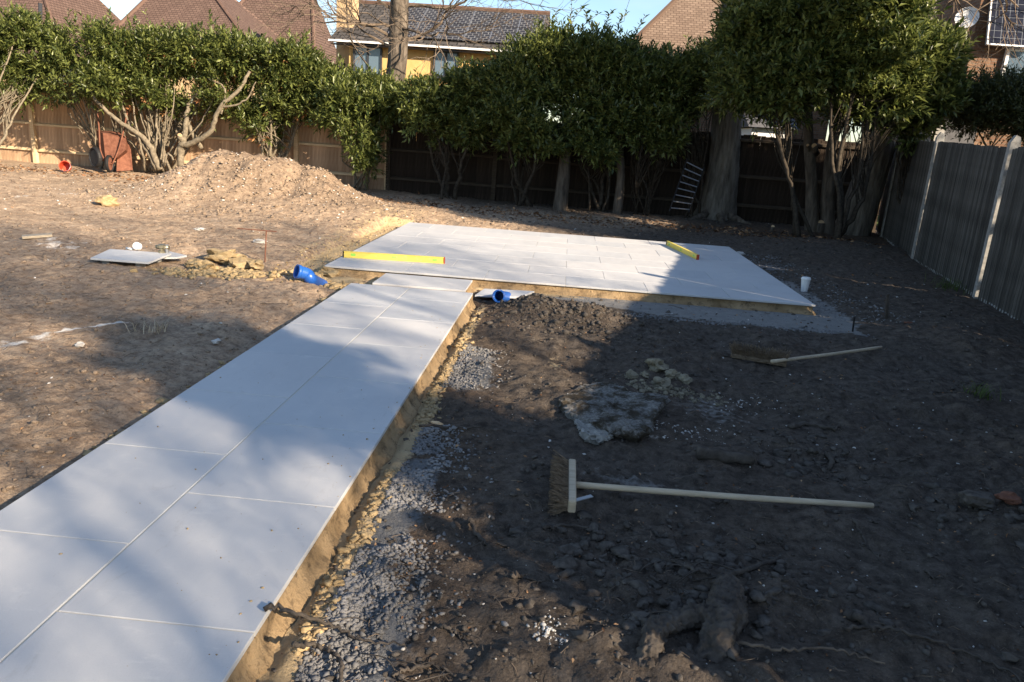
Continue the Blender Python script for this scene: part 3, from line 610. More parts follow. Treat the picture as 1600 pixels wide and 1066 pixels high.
bush('laurel_tree', 'tall dark evergreen crown spreading above the thick ridged trunk', 'bush', onG(1262, 345), [(1185, 60, 15.2, 62, 60), (1235, 40, 15.2, 66, 66), (1180, 125, 15.2, 60, 42), (1240, 120, 15, 60, 46), (1190, 190, 15.6, 34, 24), (1230, 175, 15.6, 34, 26), (1150, 150, 15.6, 36, 28), (1200, 165, 15.2, 40, 20), (1260, -60, 15.2, 80, 60), (1280, 80, 15, 50, 60)], 4600, 12, bark='bark_shade_dark', group='tall evergreens on the right', stems=3, stem_r=.055, size=.135, twigs=60)
bush('laurel_tree', 'tall dark evergreen with several pale sawn branch ends low on its stems', 'bush', onG(1300, 350), [(1320, 30, 14.8, 66, 70), (1375, 40, 14.8, 60, 64), (1330, 100, 14.8, 60, 44), (1370, 160, 15, 44, 34), (1330, 175, 15.4, 34, 30), (1400, 190, 15.4, 30, 26), (1390, 95, 14.8, 46, 40), (1350, -50, 15, 90, 60), (1405, 30, 15, 34, 46), (1300, 140, 14.9, 30, 24)], 4600, 13, bark='bark_shade_dark', group='tall evergreens on the right', stems=4, stem_r=.055, size=.135, twigs=110)
bush('laurel_bush', 'dark broad-leaved laurel leaning over the far end of the right fence', 'bush', onG(1420, 368), [(1430, 110, 15.6, 48, 50), (1455, 148, 15.6, 32, 34), (1440, 165, 15.4, 36, 26), (1425, 200, 15.3, 24, 24), (1408, 150, 15.3, 30, 30), (1455, 95, 15.8, 30, 20)], 2700, 14, size=.15, stems=3, stem_r=.05, bark='bark_shade_dark', group='tall evergreens on the right')
bush('conifer_shrub', 'feathery grey-green shrub growing beyond the right fence below the brick wall', 'shrub', Vector((9.8, 15.2, -.1)), [(1540, 170, 15.5, 50, 36), (1590, 180, 15, 46, 34), (1515, 185, 15.8, 26, 26), (1640, 190, 15, 50, 40), (1560, 145, 15.4, 30, 22)], 2600, 15, leaf='leaf_conifer', size=.07, per=16, stems=5, stem_r=.03)

# ------------------------------------------------------------------ trees
def bark_tube(P, R_, n_=28, amp=.02, seed=1):
    """fine trunk mesh with vertical ridges"""
    P = curve(P, 10); m_ = len(P); Rr = np.interp(np.linspace(0, 1, m_), np.linspace(0, 1, len(R_)), R_); V_ = []; ref = Vector((1, 0, 0))
    for i in range(m_):
        t = (P[min(i + 1, m_ - 1)] - P[max(i - 1, 0)]).normalized(); a_ = (ref - t * ref.dot(t)).normalized(); b_ = t.cross(a_)
        for k_ in range(n_):
            an = 2 * math.pi * k_ / n_; f = float(fbm(np.array(math.cos(an) * 5 + seed), np.array(math.sin(an) * 5 + i * .22), 1.0, 3, seed))
            rr = Rr[i] * (1 + .06 * f) + amp * (.5 if k_ % 2 else -.5) * (1 + f)
            V_.append(P[i] + (a_ * math.cos(an) + b_ * math.sin(an)) * rr)
    F_ = [(i * n_ + k_, i * n_ + (k_ + 1) % n_, (i + 1) * n_ + (k_ + 1) % n_, (i + 1) * n_ + k_) for i in range(m_ - 1) for k_ in range(n_)]
    F_.append(tuple((m_ - 1) * n_ + k_ for k_ in range(n_))); mb = MB(); mb.v = V_; mb.f = F_; return mb
def grow(mb, p_, d_, ln, r_, dep, R, up=.12, spread=.6, kids=4, wob=.22, minr=.0045):
    n_ = max(3, int(ln / .28)); pts = [Vector(p_)]; d_ = Vector(d_).normalized(); ds = [d_]
    for i in range(n_):
        d_ = (d_ + Vector((R.gauss(0, wob), R.gauss(0, wob), R.gauss(0, wob) + up * .5))).normalized(); pts.append(pts[-1] + d_ * ln / n_); ds.append(d_)
    mb.tube(pts, [max(minr, r_ * (1 - .65 * i / n_)) for i in range(n_ + 1)], 5 if r_ > .03 else 3, cap=False)
    if dep <= 0: return
    for j in range(kids):
        i = R.randint(max(1, n_ // 4), n_); a_ = ds[i].orthogonal().normalized(); a_.rotate(Matrix.Rotation(R.uniform(0, 6.28), 3, ds[i]))
        grow(mb, pts[i], ds[i] + a_ * spread * R.uniform(.7, 1.6), ln * R.uniform(.5, .78), r_ * .5, dep - 1, R, up, spread, kids, wob, minr)
R5 = random.Random(5)
TB = D(617, 200, 20.8); TB.z = 0
t = thing('bare_tree', 'bare deciduous tree with a straight sunlit trunk rising behind the hedge, left of centre', 'tree', TB)
cc = [Vector((TB.x - .03, TB.y, -.1)), D(616, 150, 20.8), D(621, 90, 20.8), D(624, 20, 20.8), D(628, -80, 20.8), D(640, -260, 20.8)]
bark_tube(cc, [.29, .255, .25, .235, .22, .16], 24, .008, 3).build('trunk', M['bark'], t, True)
mb = MB()
for (u, v_, dx, dz, ln) in ((615, 60, -1, .1, 2.6), (628, 65, 1, .25, 2.6), (622, 20, -1, .4, 3.0), (630, 10, 1, .35, 3.4), (624, -20, -1, .2, 3.0), (626, -40, 1, .1, 3.4), (626, -60, -.8, -.1, 3), (628, -90, .9, -.15, 3.6), (630, -120, -1, .3, 3.6), (618, 45, -1, .35, 2.2), (634, -150, 1, .5, 3.5), (622, 40, .5, -.05, 2.4), (630, -100, 1, -.3, 3.4), (616, 75, -1, .5, 1.8)):
    mb = MB(); grow(mb, D(u, v_, 20.8), (dx, R5.uniform(-.7, .3), dz), ln, .042, 3, R5, up=.10, kids=5, spread=.7); mb.build('branch', M['twig'], t)
MB().tube(curve([D(575, 150, 21), D(585, 120, 21), D(548, 60, 21.2), D(540, -20, 21.2)], 4), [.03, .02], 5).build('side_branch', M['bark'], t)

B2 = onG(1118, 342)
t = thing('thick_tree', 'thick ridged grey trunk standing at the back behind the patio', 'tree', B2)
Yt = B2.y
bark_tube([B2 + Vector((-.02, 0, -.15)), D(1120, 325, Yt), D(1128, 280, Yt), D(1133, 220, Yt), D(1137, 150, Yt), D(1142, 60, Yt + .2), D(1150, -60, Yt + .3), D(1165, -300, Yt + .4)], [.54, .44, .375, .33, .31, .28, .25, .18], 60, .034, 7).build('trunk', M['bark_grey'], t, True)
mb = MB()
for j in range(9): mb = MB(); grow(mb, D(1140 + j, 20 - j * 30, Yt + .2), (R5.uniform(-1, 1), R5.uniform(-.6, .5), R5.uniform(-.1, .5)), 2.6, .05, 3, R5, kids=3); mb.build('branch', M['twig'], t)
mb = MB()
for q in ((-.42, -.5), (.35, -.55), (.0, -.62)): mb.tube(curve([B2 + Vector((q[0] * .6, q[1] * .5, .12)), B2 + Vector((q[0] * 1.3, q[1] * 1.1, .03)), B2 + Vector((q[0] * 2.2, q[1] * 1.8, -.06))], 4, .01), [.12, .03], 8)
mb.build('surface_roots', M['bark'], t, True)
B3 = onG(1335, 366)
t = thing('leaning_tree', 'thick trunk leaning to the right in the dark corner by the fence end', 'tree', B3)
bark_tube([B3 + Vector((-.1, 0, -.15)), D(1342, 330, B3.y), D(1362, 270, B3.y), D(1382, 200, B3.y), D(1402, 130, B3.y), D(1432, 40, B3.y), D(1452, -60, B3.y), D(1480, -300, B3.y + .5)], [.40, .36, .32, .30, .28, .26, .24, .18], 44, .024, 11).build('trunk', M['bark_grey'], t, True)
mb = MB()
for (u, v_, dx, dz) in ((1440, 10, 1, .2), (1444, -20, 1, .1), (1450, -60, 1, -.1), (1452, -80, 1, .3), (1450, -50, .9, -.35), (1460, -120, 1, -.2)):
    mb = MB(); grow(mb, D(u, v_, B3.y), (dx, R5.uniform(-.3, .6), dz), 3.0, .05, 3, R5, kids=4, spread=.5, up=.02); mb.build('branch', M['twig'], t)
# thin dark trunks
def thin_tree(label, pts, r0, r1, Y, cuts=()):
    b_ = D(pts[0][0], pts[0][1], min(onG(pts[0][0], pts[0][1]).y, 17.7 if pts[0][0] < 1000 else 16.9)); b_.z = -.1; Y = b_.y
    t_ = thing('slender_tree', label, 'tree', b_); P = [b_ + Vector((0, 0, -.1))] + [D(u, v_, Y) for u, v_ in pts[1:]]
    bark_tube(P, [r0 * 1.35] + list(np.linspace(r0, r1, 4)), 14, .006, int(pts[0][0])).build('trunk', M['bark'], t_, True)
    for (u, v_, rr) in cuts:
        p_ = D(u, v_, Y - .26); mb_ = MB(); mb_.tube([D(u + 3, v_ + 12, Y), p_], [rr * 1.3, rr], 9); mb_.build('sawn_stub', M['bark'], t_, True); cut_end(p_, (-.1, -1, .1), rr * .92, t_)
    return t_
thin_tree('thin dark trunk at the centre of the shaded hedge', [(877, 305), (883, 250), (886, 200), (884, 150), (880, 100)], .13, .07, None)
thin_tree('slim trunk in the shaded hedge between the central trunk and the ladder', [(966, 318), (970, 280), (968, 220), (962, 160), (955, 110)], .09, .05, None)
thin_tree('upright slim trunk with pale sawn ends left of the leaning tree', [(1272, 350), (1268, 290), (1264, 230), (1262, 180), (1258, 120)], .12, .08, None, [(1258, 187, .035), (1272, 228, .055), (1262, 227, .03), (1410, 144, .05)][:3])
thin_tree('upright slim trunk with two pale sawn ends beside the leaning tree', [(1296, 352), (1294, 290), (1300, 230), (1312, 175), (1335, 110)], .13, .08, None, [(1309, 173, .05), (1298, 233, .035)])
for (u, v_, rr, l_) in ((1282, 343, .07, 'tall pale sawn stump end nearest the slim trunks'), (1206, 352, .04, 'small pale sawn stump low beside the thick trunk'), (1246, 338, .03, 'small pale stump in the dark ground before the shaded fence')):
    p_ = onG(u, v_ + 8); p_ = D(u, v_ + 8, min(p_.y, 16.8)); p_.z = hz(p_.x, p_.y); t = thing('stump', l_, 'stump', p_); top = p_ + Vector((0, -.03, .20 if rr > .05 else .1)); MB().tube([p_ + Vector((0, 0, -.1)), top], [rr * 1.2, rr], 10).build('wood', M['bark'], t, True); cut_end(top, (0, -.75, .66), rr * .95, t)

# unseen bare trees, added beyond the right fence to dapple the path
R6 = random.Random(21)
def veil_tree(TP, label, H_, nl, seed, kids):
    R6 = random.Random(seed); t = thing('added_veil_tree', label, 'tree', TP)
    bark_tube([TP, TP + Vector((.05, 0, 1.4)), TP + Vector((-.05, .1, 2.6)), TP + Vector((0, .1, H_ * .7)), TP + Vector((.1, .1, H_))], [.10, .085, .07, .05, .03], 12, .004, 2).build('trunk', M['bark'], t, True)
    for j in range(nl):
        a_ = j * 2.4 + R6.uniform(-.4, .4); mb = MB(); grow(mb, TP + Vector((0, .1, 4.0 + (H_ - 4.2) * j / nl)), (math.cos(a_), math.sin(a_), .35), 2.7 - j * .03, .022, 3, R6, kids=kids + 1, spread=.65, minr=.0042); mb.build('branch', M['twig'], t)
    return t
veil_tree(Vector((10.3, -6.7, -.1)), 'unseen bare tree added nearest the viewer to veil the path', 9.2, 20, 21, 5)
veil_tree(Vector((12.4, -4.0, -.1)), 'unseen bare tree added farther along to veil the path', 8.8, 18, 22, 4)
TP = Vector((6.5, -1.75, -.1)); t = thing('added_shadow_tree', 'unseen leafy tree added to drop a dark shadow band on the path', 'tree', TP)  # unseen crown, added for the dark shadow band across the path
bark_tube([TP, TP + Vector((.05, 0, 1.4)), TP + Vector((-.05, 0, 2.8)), TP + Vector((0, 0, 4.4))], [.14, .11, .09, .05], 12, .01, 2).build('trunk', M['bark'], t, True)
Vl, Fl, _, _ = shoots([(TP.x - .05, TP.y, 4.4), (TP.x + .6, TP.y - .55, 4.35), (TP.x + 1.1, TP.y - .5, 3.8)], [(.7, .48, .42), (.6, .4, .36), (.6, .4, .36)], 1300, 11, .26, .12, 77)
link('shadow_crown_leaves', np_mesh('shadow_crown_leaves', Vl - np.array(TP), Fl), M['leaf'], t)
for cx_, cy_, hk, rk, l_ in ((10.55, 7.84, 1.0, .84, 'unseen tall conifer added beyond the right fence to shade the rear hedge'), (13.8, 10.6, .68, 1.0, 'unseen lower conifer added behind the tall one to shade the rear right')):  # unseen conifers, added so the rear hedge falls in shade
    q = Vector((cx_, cy_, -.1)); t = thing('added_shade_conifer', l_, 'tree', q)
    bark_tube([q, q + Vector((0, 0, 3 * hk)), q + Vector((.05, 0, 6 * hk)), q + Vector((0, 0, 9.5 * hk))], [.28, .22, .15, .04], 12, .01, 2).build('trunk', M['bark'], t, True)
    Vl, Fl, _, _ = shoots([(cx_, cy_, z_ * hk) for z_ in (2.0, 3.5, 5.0, 6.4, 7.7, 8.6)], [(a_ * rk, a_ * rk, b_) for a_, b_ in ((1.6, 1.2), (1.85, 1.2), (1.9, 1.3), (1.9, 1.3), (1.8, 1.2), (1.2, 1.0))], 5200, 12, .4, .22, int(cx_), shell=.2)
    link('foliage', np_mesh('foliage', Vl - np.array(q), Fl), M['leaf_conifer'], t)

# ------------------------------------------------------------------ houses
def wall_quad(name, pts, matr, parent, th=.15, nrm=(0, 1, 0)):
    nn = Vector(nrm); o = MB().prism([Vector(p_) + nn * th for p_ in pts], [Vector(p_) for p_ in pts]).build(name, matr, parent)
    bmflip(o); return uv_planar(o)
import bmesh
def bmflip(o):
    b_ = bmesh.new(); b_.from_mesh(o.data); bmesh.ops.recalc_face_normals(b_, faces=b_.faces); b_.to_mesh(o.data); b_.free(); o.data.update()
def window(parent, c_, w_, h_, R, fm, panes=2, curtain=True, sill=True):
    fr = MB(); t_ = .07
    for s_ in (-1, 1):
        fr.box(c_ + R @ Vector((s_ * (w_ / 2 - t_ / 2), -.05, 0)), (t_, .1, h_), R)
        fr.box(c_ + R @ Vector((0, -.05, s_ * (h_ / 2 - t_ / 2))), (w_ - 2 * t_ - .002, .1, t_), R)
    for i in range(1, panes): fr.box(c_ + R @ Vector((-w_ / 2 + w_ * i / panes, -.05, 0)), (t_ * .8, .09, h_ - 2 * t_ - .002), R)
    o = fr.build('window', fm, parent)
    for i in range(panes):
        pw = w_ / panes; o2 = MB().box(c_ + R @ Vector((-w_ / 2 + pw * (i + .5), -.04, 0)), (pw - .09, .012, h_ - .15), R).build('pane', M['glass'], o)
        if curtain: MB().box(c_ + R @ Vector((-w_ / 2 + pw * (i + (.28 if i % 2 == 0 else .72)), -.018, 0)), (pw * .33, .012, h_ - .16), R).build('curtain', M['curtain'], o)
    if sill: MB().box(c_ + R @ Vector((0, -.10, -h_ / 2 - .03)), (w_ + .12, .18, .05), R).build('sill', fm, o)
    return o
I3 = Matrix.Identity(3)
def face_obj(name, pts, matr, parent, th=.12):
    pts = [Vector(p_) for p_ in pts]; nn = (pts[1] - pts[0]).cross(pts[2] - pts[0]).normalized()
    if nn.y > 0: nn = -nn
    o = MB().prism([p_ - nn * th for p_ in pts], pts).build(name, matr, parent); bmflip(o); return uv_planar(o)
# far left house: steep brown hipped roofs
Yh = 33.0
def hipped(label, u_ap, v_ap, u_l, u_r, v_e, Y, dep, ma, eave=3.0):
    ap1 = D(u_ap[0], v_ap, Y + dep); ap2 = D(u_ap[1], v_ap, Y + dep); el = D(u_l, v_e, Y); er = D(u_r, v_e, Y); el.z = er.z = min(el.z, er.z); z = el.z; ap1.z = ap2.z = (ap1.z + ap2.z) / 2
    bl = Vector((el.x, Y + 2 * dep, z)); br_ = Vector((er.x, Y + 2 * dep, z))
    t_ = thing('house', label, 'house', ((el.x + er.x) / 2, Y + dep, -.1))
    for nm, f in (('roof', (el, er, ap2, ap1)), ('roof', (er, br_, ap2)), ('roof', (bl, el, ap1)), ('roof', (br_, bl, ap1, ap2))): face_obj(nm, f, ma, t_)
    mb_ = MB(); rd = .09
    for a_, b_ in ((el, ap1), (er, ap2), (ap1, ap2)): mb_.tube([a_, b_], rd, 6)
    mb_.build('ridge_tiles', M['roof_brown'], t_)
    MB().box(((el.x + er.x) / 2, Y + dep, z / 2 - .1), (er.x - el.x - .8, 2 * dep - .8, z - .1)).build('wall', M['chimney_brick'], t_)
    return t_
hipped('brown house with a steep tiled pyramid roof at the upper left', (285, 300), -55, 125, 425, 98, 32, 5.0, M['tile_brown'])
hipped('brown house with a smooth pinkish steep roof right of the pyramid roof', (400, 487), -18, 300, 492, 88, 39, 2.6, M['tile_brown'])
t = hipped('dark brown roofed house at the far top left corner', (-60, 40), -110, -260, 98, 75, 29, 4.5, M['tile_brown'])
MB().tube([D(63, 32, 29.5), D(63, 5, 29.5)], .07, 8).build('vent_pipe', M['frame'], t)
# ochre house
Yo = 31.0; zt = D(690, 66, Yo).z; xl, xr = D(528, 100, Yo).x, D(838, 100, Yo).x
t = thing('house', 'ochre rendered house with dark tiled roof, solar panels and two windows', 'house', ((xl + xr) / 2, Yo + 4, -.1))
wz = D(690, 72, Yo).z
MB().box(((xl + xr) / 2 + .2, Yo + 4, wz / 2), (xr - xl - .5, 8, wz)).build('wall', M['render_ochre'], t)
e1, e2 = Vector((xl - .2, Yo - .5, wz - .05)), Vector((xr + .25, Yo - .5, wz - .05)); rz = D(720, 13, Yo + 3.4).z
r1_, r2_ = Vector((xl - .2, Yo + 3.6, rz)), Vector((xr + .25, Yo + 3.6, rz))
face_obj('roof', (e1, e2, r2_, r1_), M['tile_grey'], t); face_obj('roof', (e2 + Vector((0, 9, 0)), e1 + Vector((0, 9, 0)), r1_, r2_), M['tile_grey'], t)
MB().prism([e2 + Vector((-.3, .4, 0)), e2 + Vector((-.3, 8.6, 0)), r2_ + Vector((-.3, 0, -.12))], [e2 + Vector((-.08, .4, 0)), e2 + Vector((-.08, 8.6, 0)), r2_ + Vector((-.08, 0, -.12))]).build('gable', M['chimney_brick'], t)
MB().tube([r1_ + Vector((0, 0, .03)), r2_ + Vector((0, 0, .03))], .1, 6).build('ridge_tiles', M['roof_brown'], t)
MB().box(((xl + xr) / 2, Yo - .57, wz - .1), (xr - xl + .4, .10, .07)).build('gutter', M['upvc'], t)
MB().box(((xl + xr) / 2, Yo - .3, wz - .2), (xr - xl + .3, .4, .03)).build('soffit', M['frame'], t)
sdir = (r1_ - e1).normalized(); snn = Vector((0, -sdir.z, sdir.y)); Rs = Matrix((Vector((1, 0, 0)), sdir, snn)).transposed(); Ls = (r1_ - e1).length
for i in range(6):
    for j in range(2):
        u_c = 640 + i * 38; xx = D(u_c, 40, Yo + 1.8).x; c_ = Vector((xx, 0, 0)) + Vector((0, e1.y, e1.z)) + sdir * (Ls * (.30 + .40 * j)) + snn * .09
        o = MB().box(c_, (.96, Ls * .38, .04), Rs).build('solar_panel', M['solar_grey'], t); uv_planar(o)
        
        for s_ in (-1, 1): MB().box(c_ + Rs @ Vector((s_ * .485, 0, .004)), (.02, Ls * .385, .05), Rs).build('panel_edge', M['steel'], o)
window(t, Vector((D(575, 92, Yo).x, Yo, D(575, 92, Yo).z)), 1.15, 1.25, I3, M['frame'])
window(t, Vector((D(697, 97, Yo).x, Yo, D(697, 97, Yo).z)), .98, 1.15, I3, M['frame'])
cx_ = D(541, 30, Yo + 1).x; ch = MB(); ch.box((cx_, Yo + 1.2, 3.6), (.66, .9, 9.0)); o = ch.build('chimney', M['chimney_brick'], t, bevel=.01)
# tan tiled house
Yt2 = 27.0
t = thing('house', 'house with a broad tan tiled hip roof and red brick walls behind the hedge', 'house', D(1130, 150, Yt2 + 3) * 1)
t.location.z = -.1
el, er = D(1000, 92, Yt2), D(1262, 112, Yt2); er.z = el.z; ap1 = D(1098, -42, Yt2 + 4.0); ap2 = D(1300, -42, Yt2 + 4.0); ap2.z = ap1.z; el.x = D(965, 70, Yt2).x; er.x += 1.5
bl, br_ = el + Vector((0, 8, 0)), er + Vector((0, 8, 0))
for f in ((el, er, ap2, ap1), (bl, el, ap1), (er, br_, ap2), (br_, bl, ap1, ap2)): face_obj('roof', f, M['tile_tan'], t)
MB().tube([el, ap1], .09, 6).build('ridge_tiles', M['tile_tan'], t)
o = MB().box(((el.x + er.x) / 2, Yt2 + 4.2, el.z / 2), (er.x - el.x - .8, 7.5, el.z - .05)).build('wall', M['brick_red'], t); uv_planar(o)
for u in (1048, 1112, 1200): window(t, Vector((D(u, 150, Yt2 + .45).x, Yt2 + .45, D(u, 140, Yt2 + .45).z)), 1.1, 1.1, I3, M['upvc'])
# white garage door like strip and summer house beyond the shaded fence
t = thing('garden_building', 'white-framed low garden building glimpsed over the shaded fence', 'shed', (D(1200, 200, 23).x, 23.5, -.1))
c_ = org(t); MB().box(c_ + Vector((0, 0, 1.15)), (1.1, 2.0, 2.3)).build('wall', M['upvc'], t); MB().prism([c_ + Vector(q) for q in ((-.7, -1.2, 2.32), (.7, -1.2, 2.32), (.7, 1.2, 2.32), (-.7, 1.2, 2.32))], [c_ + Vector(q) for q in ((-.7, -.1, 2.8), (.7, -.1, 2.8), (.7, .1, 2.8), (-.7, .1, 2.8))]).build('roof', M['grey_felt'], t)
# small shed behind left fence
p_ = D(68, 130, 22); t = thing('shed', 'dark felt roofed shed just showing over the left fence', 'shed', (p_.x, 23, -.1)); c_ = org(t)
MB().box(c_ + Vector((0, 0, 1.1)), (2.2, 1.6, 2.2)).build('wall', M['shade_dark_wood'], t)
MB().prism([c_ + Vector(q) for q in ((-1.3, -1, 2.22), (1.3, -1, 2.22), (1.3, 1, 2.22), (-1.3, 1, 2.22))], [c_ + Vector(q) for q in ((-1.2, -.05, 2.75), (1.2, -.05, 2.75), (1.2, .05, 2.75), (-1.2, .05, 2.75))]).build('roof', M['grey_felt'], t)
MB().box(c_ + Vector((-.9, -1.05, 2.2)), (.12, .08, 1.0)).build('fascia', M['upvc'], t)
# right brick building
Yb = 20.0; c0 = D(1512, 100, Yb); c0.z = 0
t = thing('house', 'red brick house at the upper right with solar panel, satellite dish and white window', 'house', (c0.x + 4, Yb + 3, -.1))
o = MB().box((c0.x + 4.0, Yb + 3, 3.6), (8.0, 6, 7.4)).build('wall', M['brick_red'], t); uv_planar(o)
sp = D(1582, 36, Yb); Rp = Matrix.Rotation(math.radians(-14), 3, 'X')
o = MB().box(sp + Vector((0, -.18, 0)), (1.25, .05, 1.12), Rp).build('solar_panel', M['solar_cells'], t); uv_planar(o)
mb_ = MB()
for s_ in (-1, 1): mb_.box(sp + Vector((s_ * .635, -.18, 0)), (.03, .07, 1.15), Rp); mb_.box(sp + Rp @ Vector((0, 0, s_ * .57)) + Vector((0, -.18, 0)), (1.24, .07, .03), Rp)
mb_.build('panel_frame', M['steel'], t)
wp = D(1602, 112, Yb); window(t, wp + Vector((0, 0, 0)), 1.15, 1.0, I3, M['upvc'])
dp = D(1511, 27, Yb - .35); mb_ = MB(); ring = []
Rd = frame((-.45, -.85, .25)); prev = None
for i, rr in enumerate((.02, .12, .20, .25)):
    ring.append([dp + Rd @ Vector((-.06 + .9 * rr * rr, rr * math.cos(a_), rr * math.sin(a_))) for a_ in np.linspace(0, 2 * math.pi, 18)[:-1]])
for i in range(3):
    for j in range(17): j2 = (j + 1) % 17; mb_.face([ring[i][j], ring[i][j2], ring[i + 1][j2], ring[i + 1][j]])
o = mb_.build('satellite_dish', M['upvc'], t); MB().tube([dp, dp + Rd @ Vector((.28, 0, -.05))], .012, 5).build('dish_arm', M['steel'], o)
MB().tube([dp, dp + Vector((.1, .35, -.1))], .02, 5).build('dish_bracket', M['steel'], t)
# grey shed beyond the right fence end
p_ = D(1490, 215, 18.2); t = thing('shed', 'small grey shed with a pale corner beyond the right fence end', 'shed', (p_.x, 18.8, -.1)); c_ = org(t)
MB().box(c_ + Vector((.1, 0, 1.35)), (.75, 1.2, 2.7)).build('wall', M['grey_felt'], t); MB().box(c_ + Vector((-.42, -.3, 1.25)), (.26, .9, 2.5)).build('side_panel', M['concrete_post'], t)
MB().box(c_ + Vector((-.1, 0, 2.74)), (1.3, 1.4, .06)).build('roof', M['grey_felt'], t)
# gardens beyond
link('lawn', np_mesh('lawn', [(-40, 21.6, -.035), (40, 18.0, -.035), (40, 26, -.035), (-40, 26, -.035)], [(0, 1, 2, 3)]), M['lawn'], kind='structure')
bush('garden_shrub', 'bright green shrub glimpsed through the gap above the shaded fence', 'shrub', Vector((D(735, 180, 21).x, 21, -.1)), [(735, 182, 21, 34, 22), (700, 190, 21, 24, 16)], 260, 44, stems=4, twigs=10, size=.11)

# ------------------------------------------------------------------ tools and loose things
def level(label, a_, b_, h_, th, vials):
    t_ = thing('spirit_level', label, 'spirit level', a_.lerp(b_, .5)); d_ = (b_ - a_); l_ = d_.length; R = frame(d_); c_ = a_.lerp(b_, .5) + Vector((0, 0, h_ / 2))
    mb_ = MB(); mb_.box(c_, (l_ - .02, th * .55, h_ - .012), R); mb_.box(c_ + Vector((0, 0, h_ / 2 - .004)), (l_ - .02, th, .008), R); mb_.box(c_ - Vector((0, 0, h_ / 2 - .004)), (l_ - .02, th, .008), R)
    mb_.build('rail', M['yellow'], t_, bevel=.001)
    for s_ in (-1, 1): MB().box(c_ + R @ Vector((s_ * (l_ / 2 - .006), 0, 0)), (.012, th + .004, h_ + .003), R).build('end_cap', M['black'] if s_ < 0 else M['red'], t_, bevel=.001)
    for f in vials: MB().box(c_ + R @ Vector((f * l_ / 2, 0, 0)), (.055, th * .7, .03), R).build('vial', M['vial'], t_)
level('long yellow spirit level lying on the sunlit front left of the patio', G(536, 402, .001), G(695, 412, .001), .075, .03, (-.8, 0, .8))
level('yellow spirit level lying on the shaded back right of the patio', G(1042, 383, .001), G(1090, 406, .001), .07, .035, (-.8, 0, .8))
# cup
p_ = onG(1256, 456); p_.z = -.10; t = thing('paper_cup', 'white paper cup with lid standing on gravel right of the patio', 'cup', p_)
def lathe(c_, prof, n_=24, R=None):
    mb_ = MB(); R = R or I3; rings = [[c_ + R @ Vector((r_ * math.cos(2 * math.pi * i / n_), r_ * math.sin(2 * math.pi * i / n_), z)) for i in range(n_)] for r_, z in prof]
    for i in range(len(rings) - 1):
        for j in range(n_): j2 = (j + 1) % n_; mb_.face([rings[i][j], rings[i][j2], rings[i + 1][j2], rings[i + 1][j]])
    return mb_
cs = 1.35
lathe(p_, [(.0, 0), (.028 * cs, 0), (.029 * cs, .004), (.040 * cs, .112 * cs)]).build('cup_wall', M['white'], t, True)
lathe(p_, [(.040 * cs, .112 * cs), (.0435 * cs, .113 * cs), (.0435 * cs, .121 * cs), (.041 * cs, .124 * cs), (.037 * cs, .133 * cs), (0, .133 * cs)]).build('lid', M['white'], t, True)
# stakes
def stake(label, u0, v0, u1, v1, rr, mt, square=False, nm='stake'):
    b_ = onG(u0, v0); tp = D(u1, v1, b_.y - .02); t_ = thing(nm, label, 'stake', b_)
    mb_ = MB(); R = frame(tp - b_, (0, 1, 0)); l_ = (tp - b_).length + .1; c_ = (tp + b_) / 2 - Vector((0, 0, .05))
    if square: mb_.box(c_, (l_, rr * 2, rr * 2), R)
    else: mb_.tube([b_ - Vector((0, 0, .1)), tp], rr, 8)
    mb_.build('shaft', mt, t_); MB().tube([tp, tp + Vector((0, 0, .012))], rr * 1.25, 8).build('head', mt, t_); return t_
stake('short dark steel pin standing at the right corner of the gravel bed', 1333, 518, 1335, 497, .009, M['black'])
stake('thin wooden peg standing in dark soil right of the patio', 1386, 499, 1388, 461, .012, M['root'], True)
t = stake('rusty steel setting-out rod standing in the sand heap left of the patio', 413, 409, 416, 362, .007, M['rust'])
q = onG(413, 409); hb = D(371, 357, q.y); hb2 = D(432, 362, q.y); MB().tube([hb, hb2], .006, 6).build('cross_rod', M['rust'], t)
# blue pipes
def pipe(label, pts, r_, rin=.9):
    t_ = thing('drain_pipe', label, 'pipe', pts[0]); cc_ = curve(pts, 6); mb_ = MB(); mb_.tube(cc_, r_, 20, cap=False); o_ = mb_.build('tube', M['pipe_blue'], t_, True)
    m_ = o_.modifiers.new('thick', 'SOLIDIFY'); m_.thickness = .005; m_.offset = -1
    e_ = cc_[-1]; d_ = (cc_[-1] - cc_[-2]).normalized(); mb_ = MB(); mb_.tube([e_ - d_ * .035, e_], r_ + .0025, 20, cap=False); o_ = mb_.build('socket', M['pipe_blue'], t_, True); m_ = o_.modifiers.new('thick', 'SOLIDIFY'); m_.thickness = .006; m_.offset = 1
    MB().tube([p_ for p_ in cc_[2:-3]], r_ * .93, 20, cap=True).build('lining', M['pipe_in'], t_, True)
a_ = G(506, 447, -.13); b_ = G(487, 437, .0); e_ = D(463, 424, b_.y - .10); c_ = e_ + Vector((.08, .07, -.035))
pipe('blue plastic drain pipe curving up out of soil left of the path end', [a_, b_, c_, e_], .062)
a_ = G(800, 466, -.16); b_ = G(790, 464, -.07); e_ = G(783, 461, -.0); e_.y -= .06
pipe('short blue pipe end poking out of the ground right of the path end', [a_ + Vector((.12, .1, -.05)), a_, b_, e_ + Vector((-.02, 0, .0))], .055)
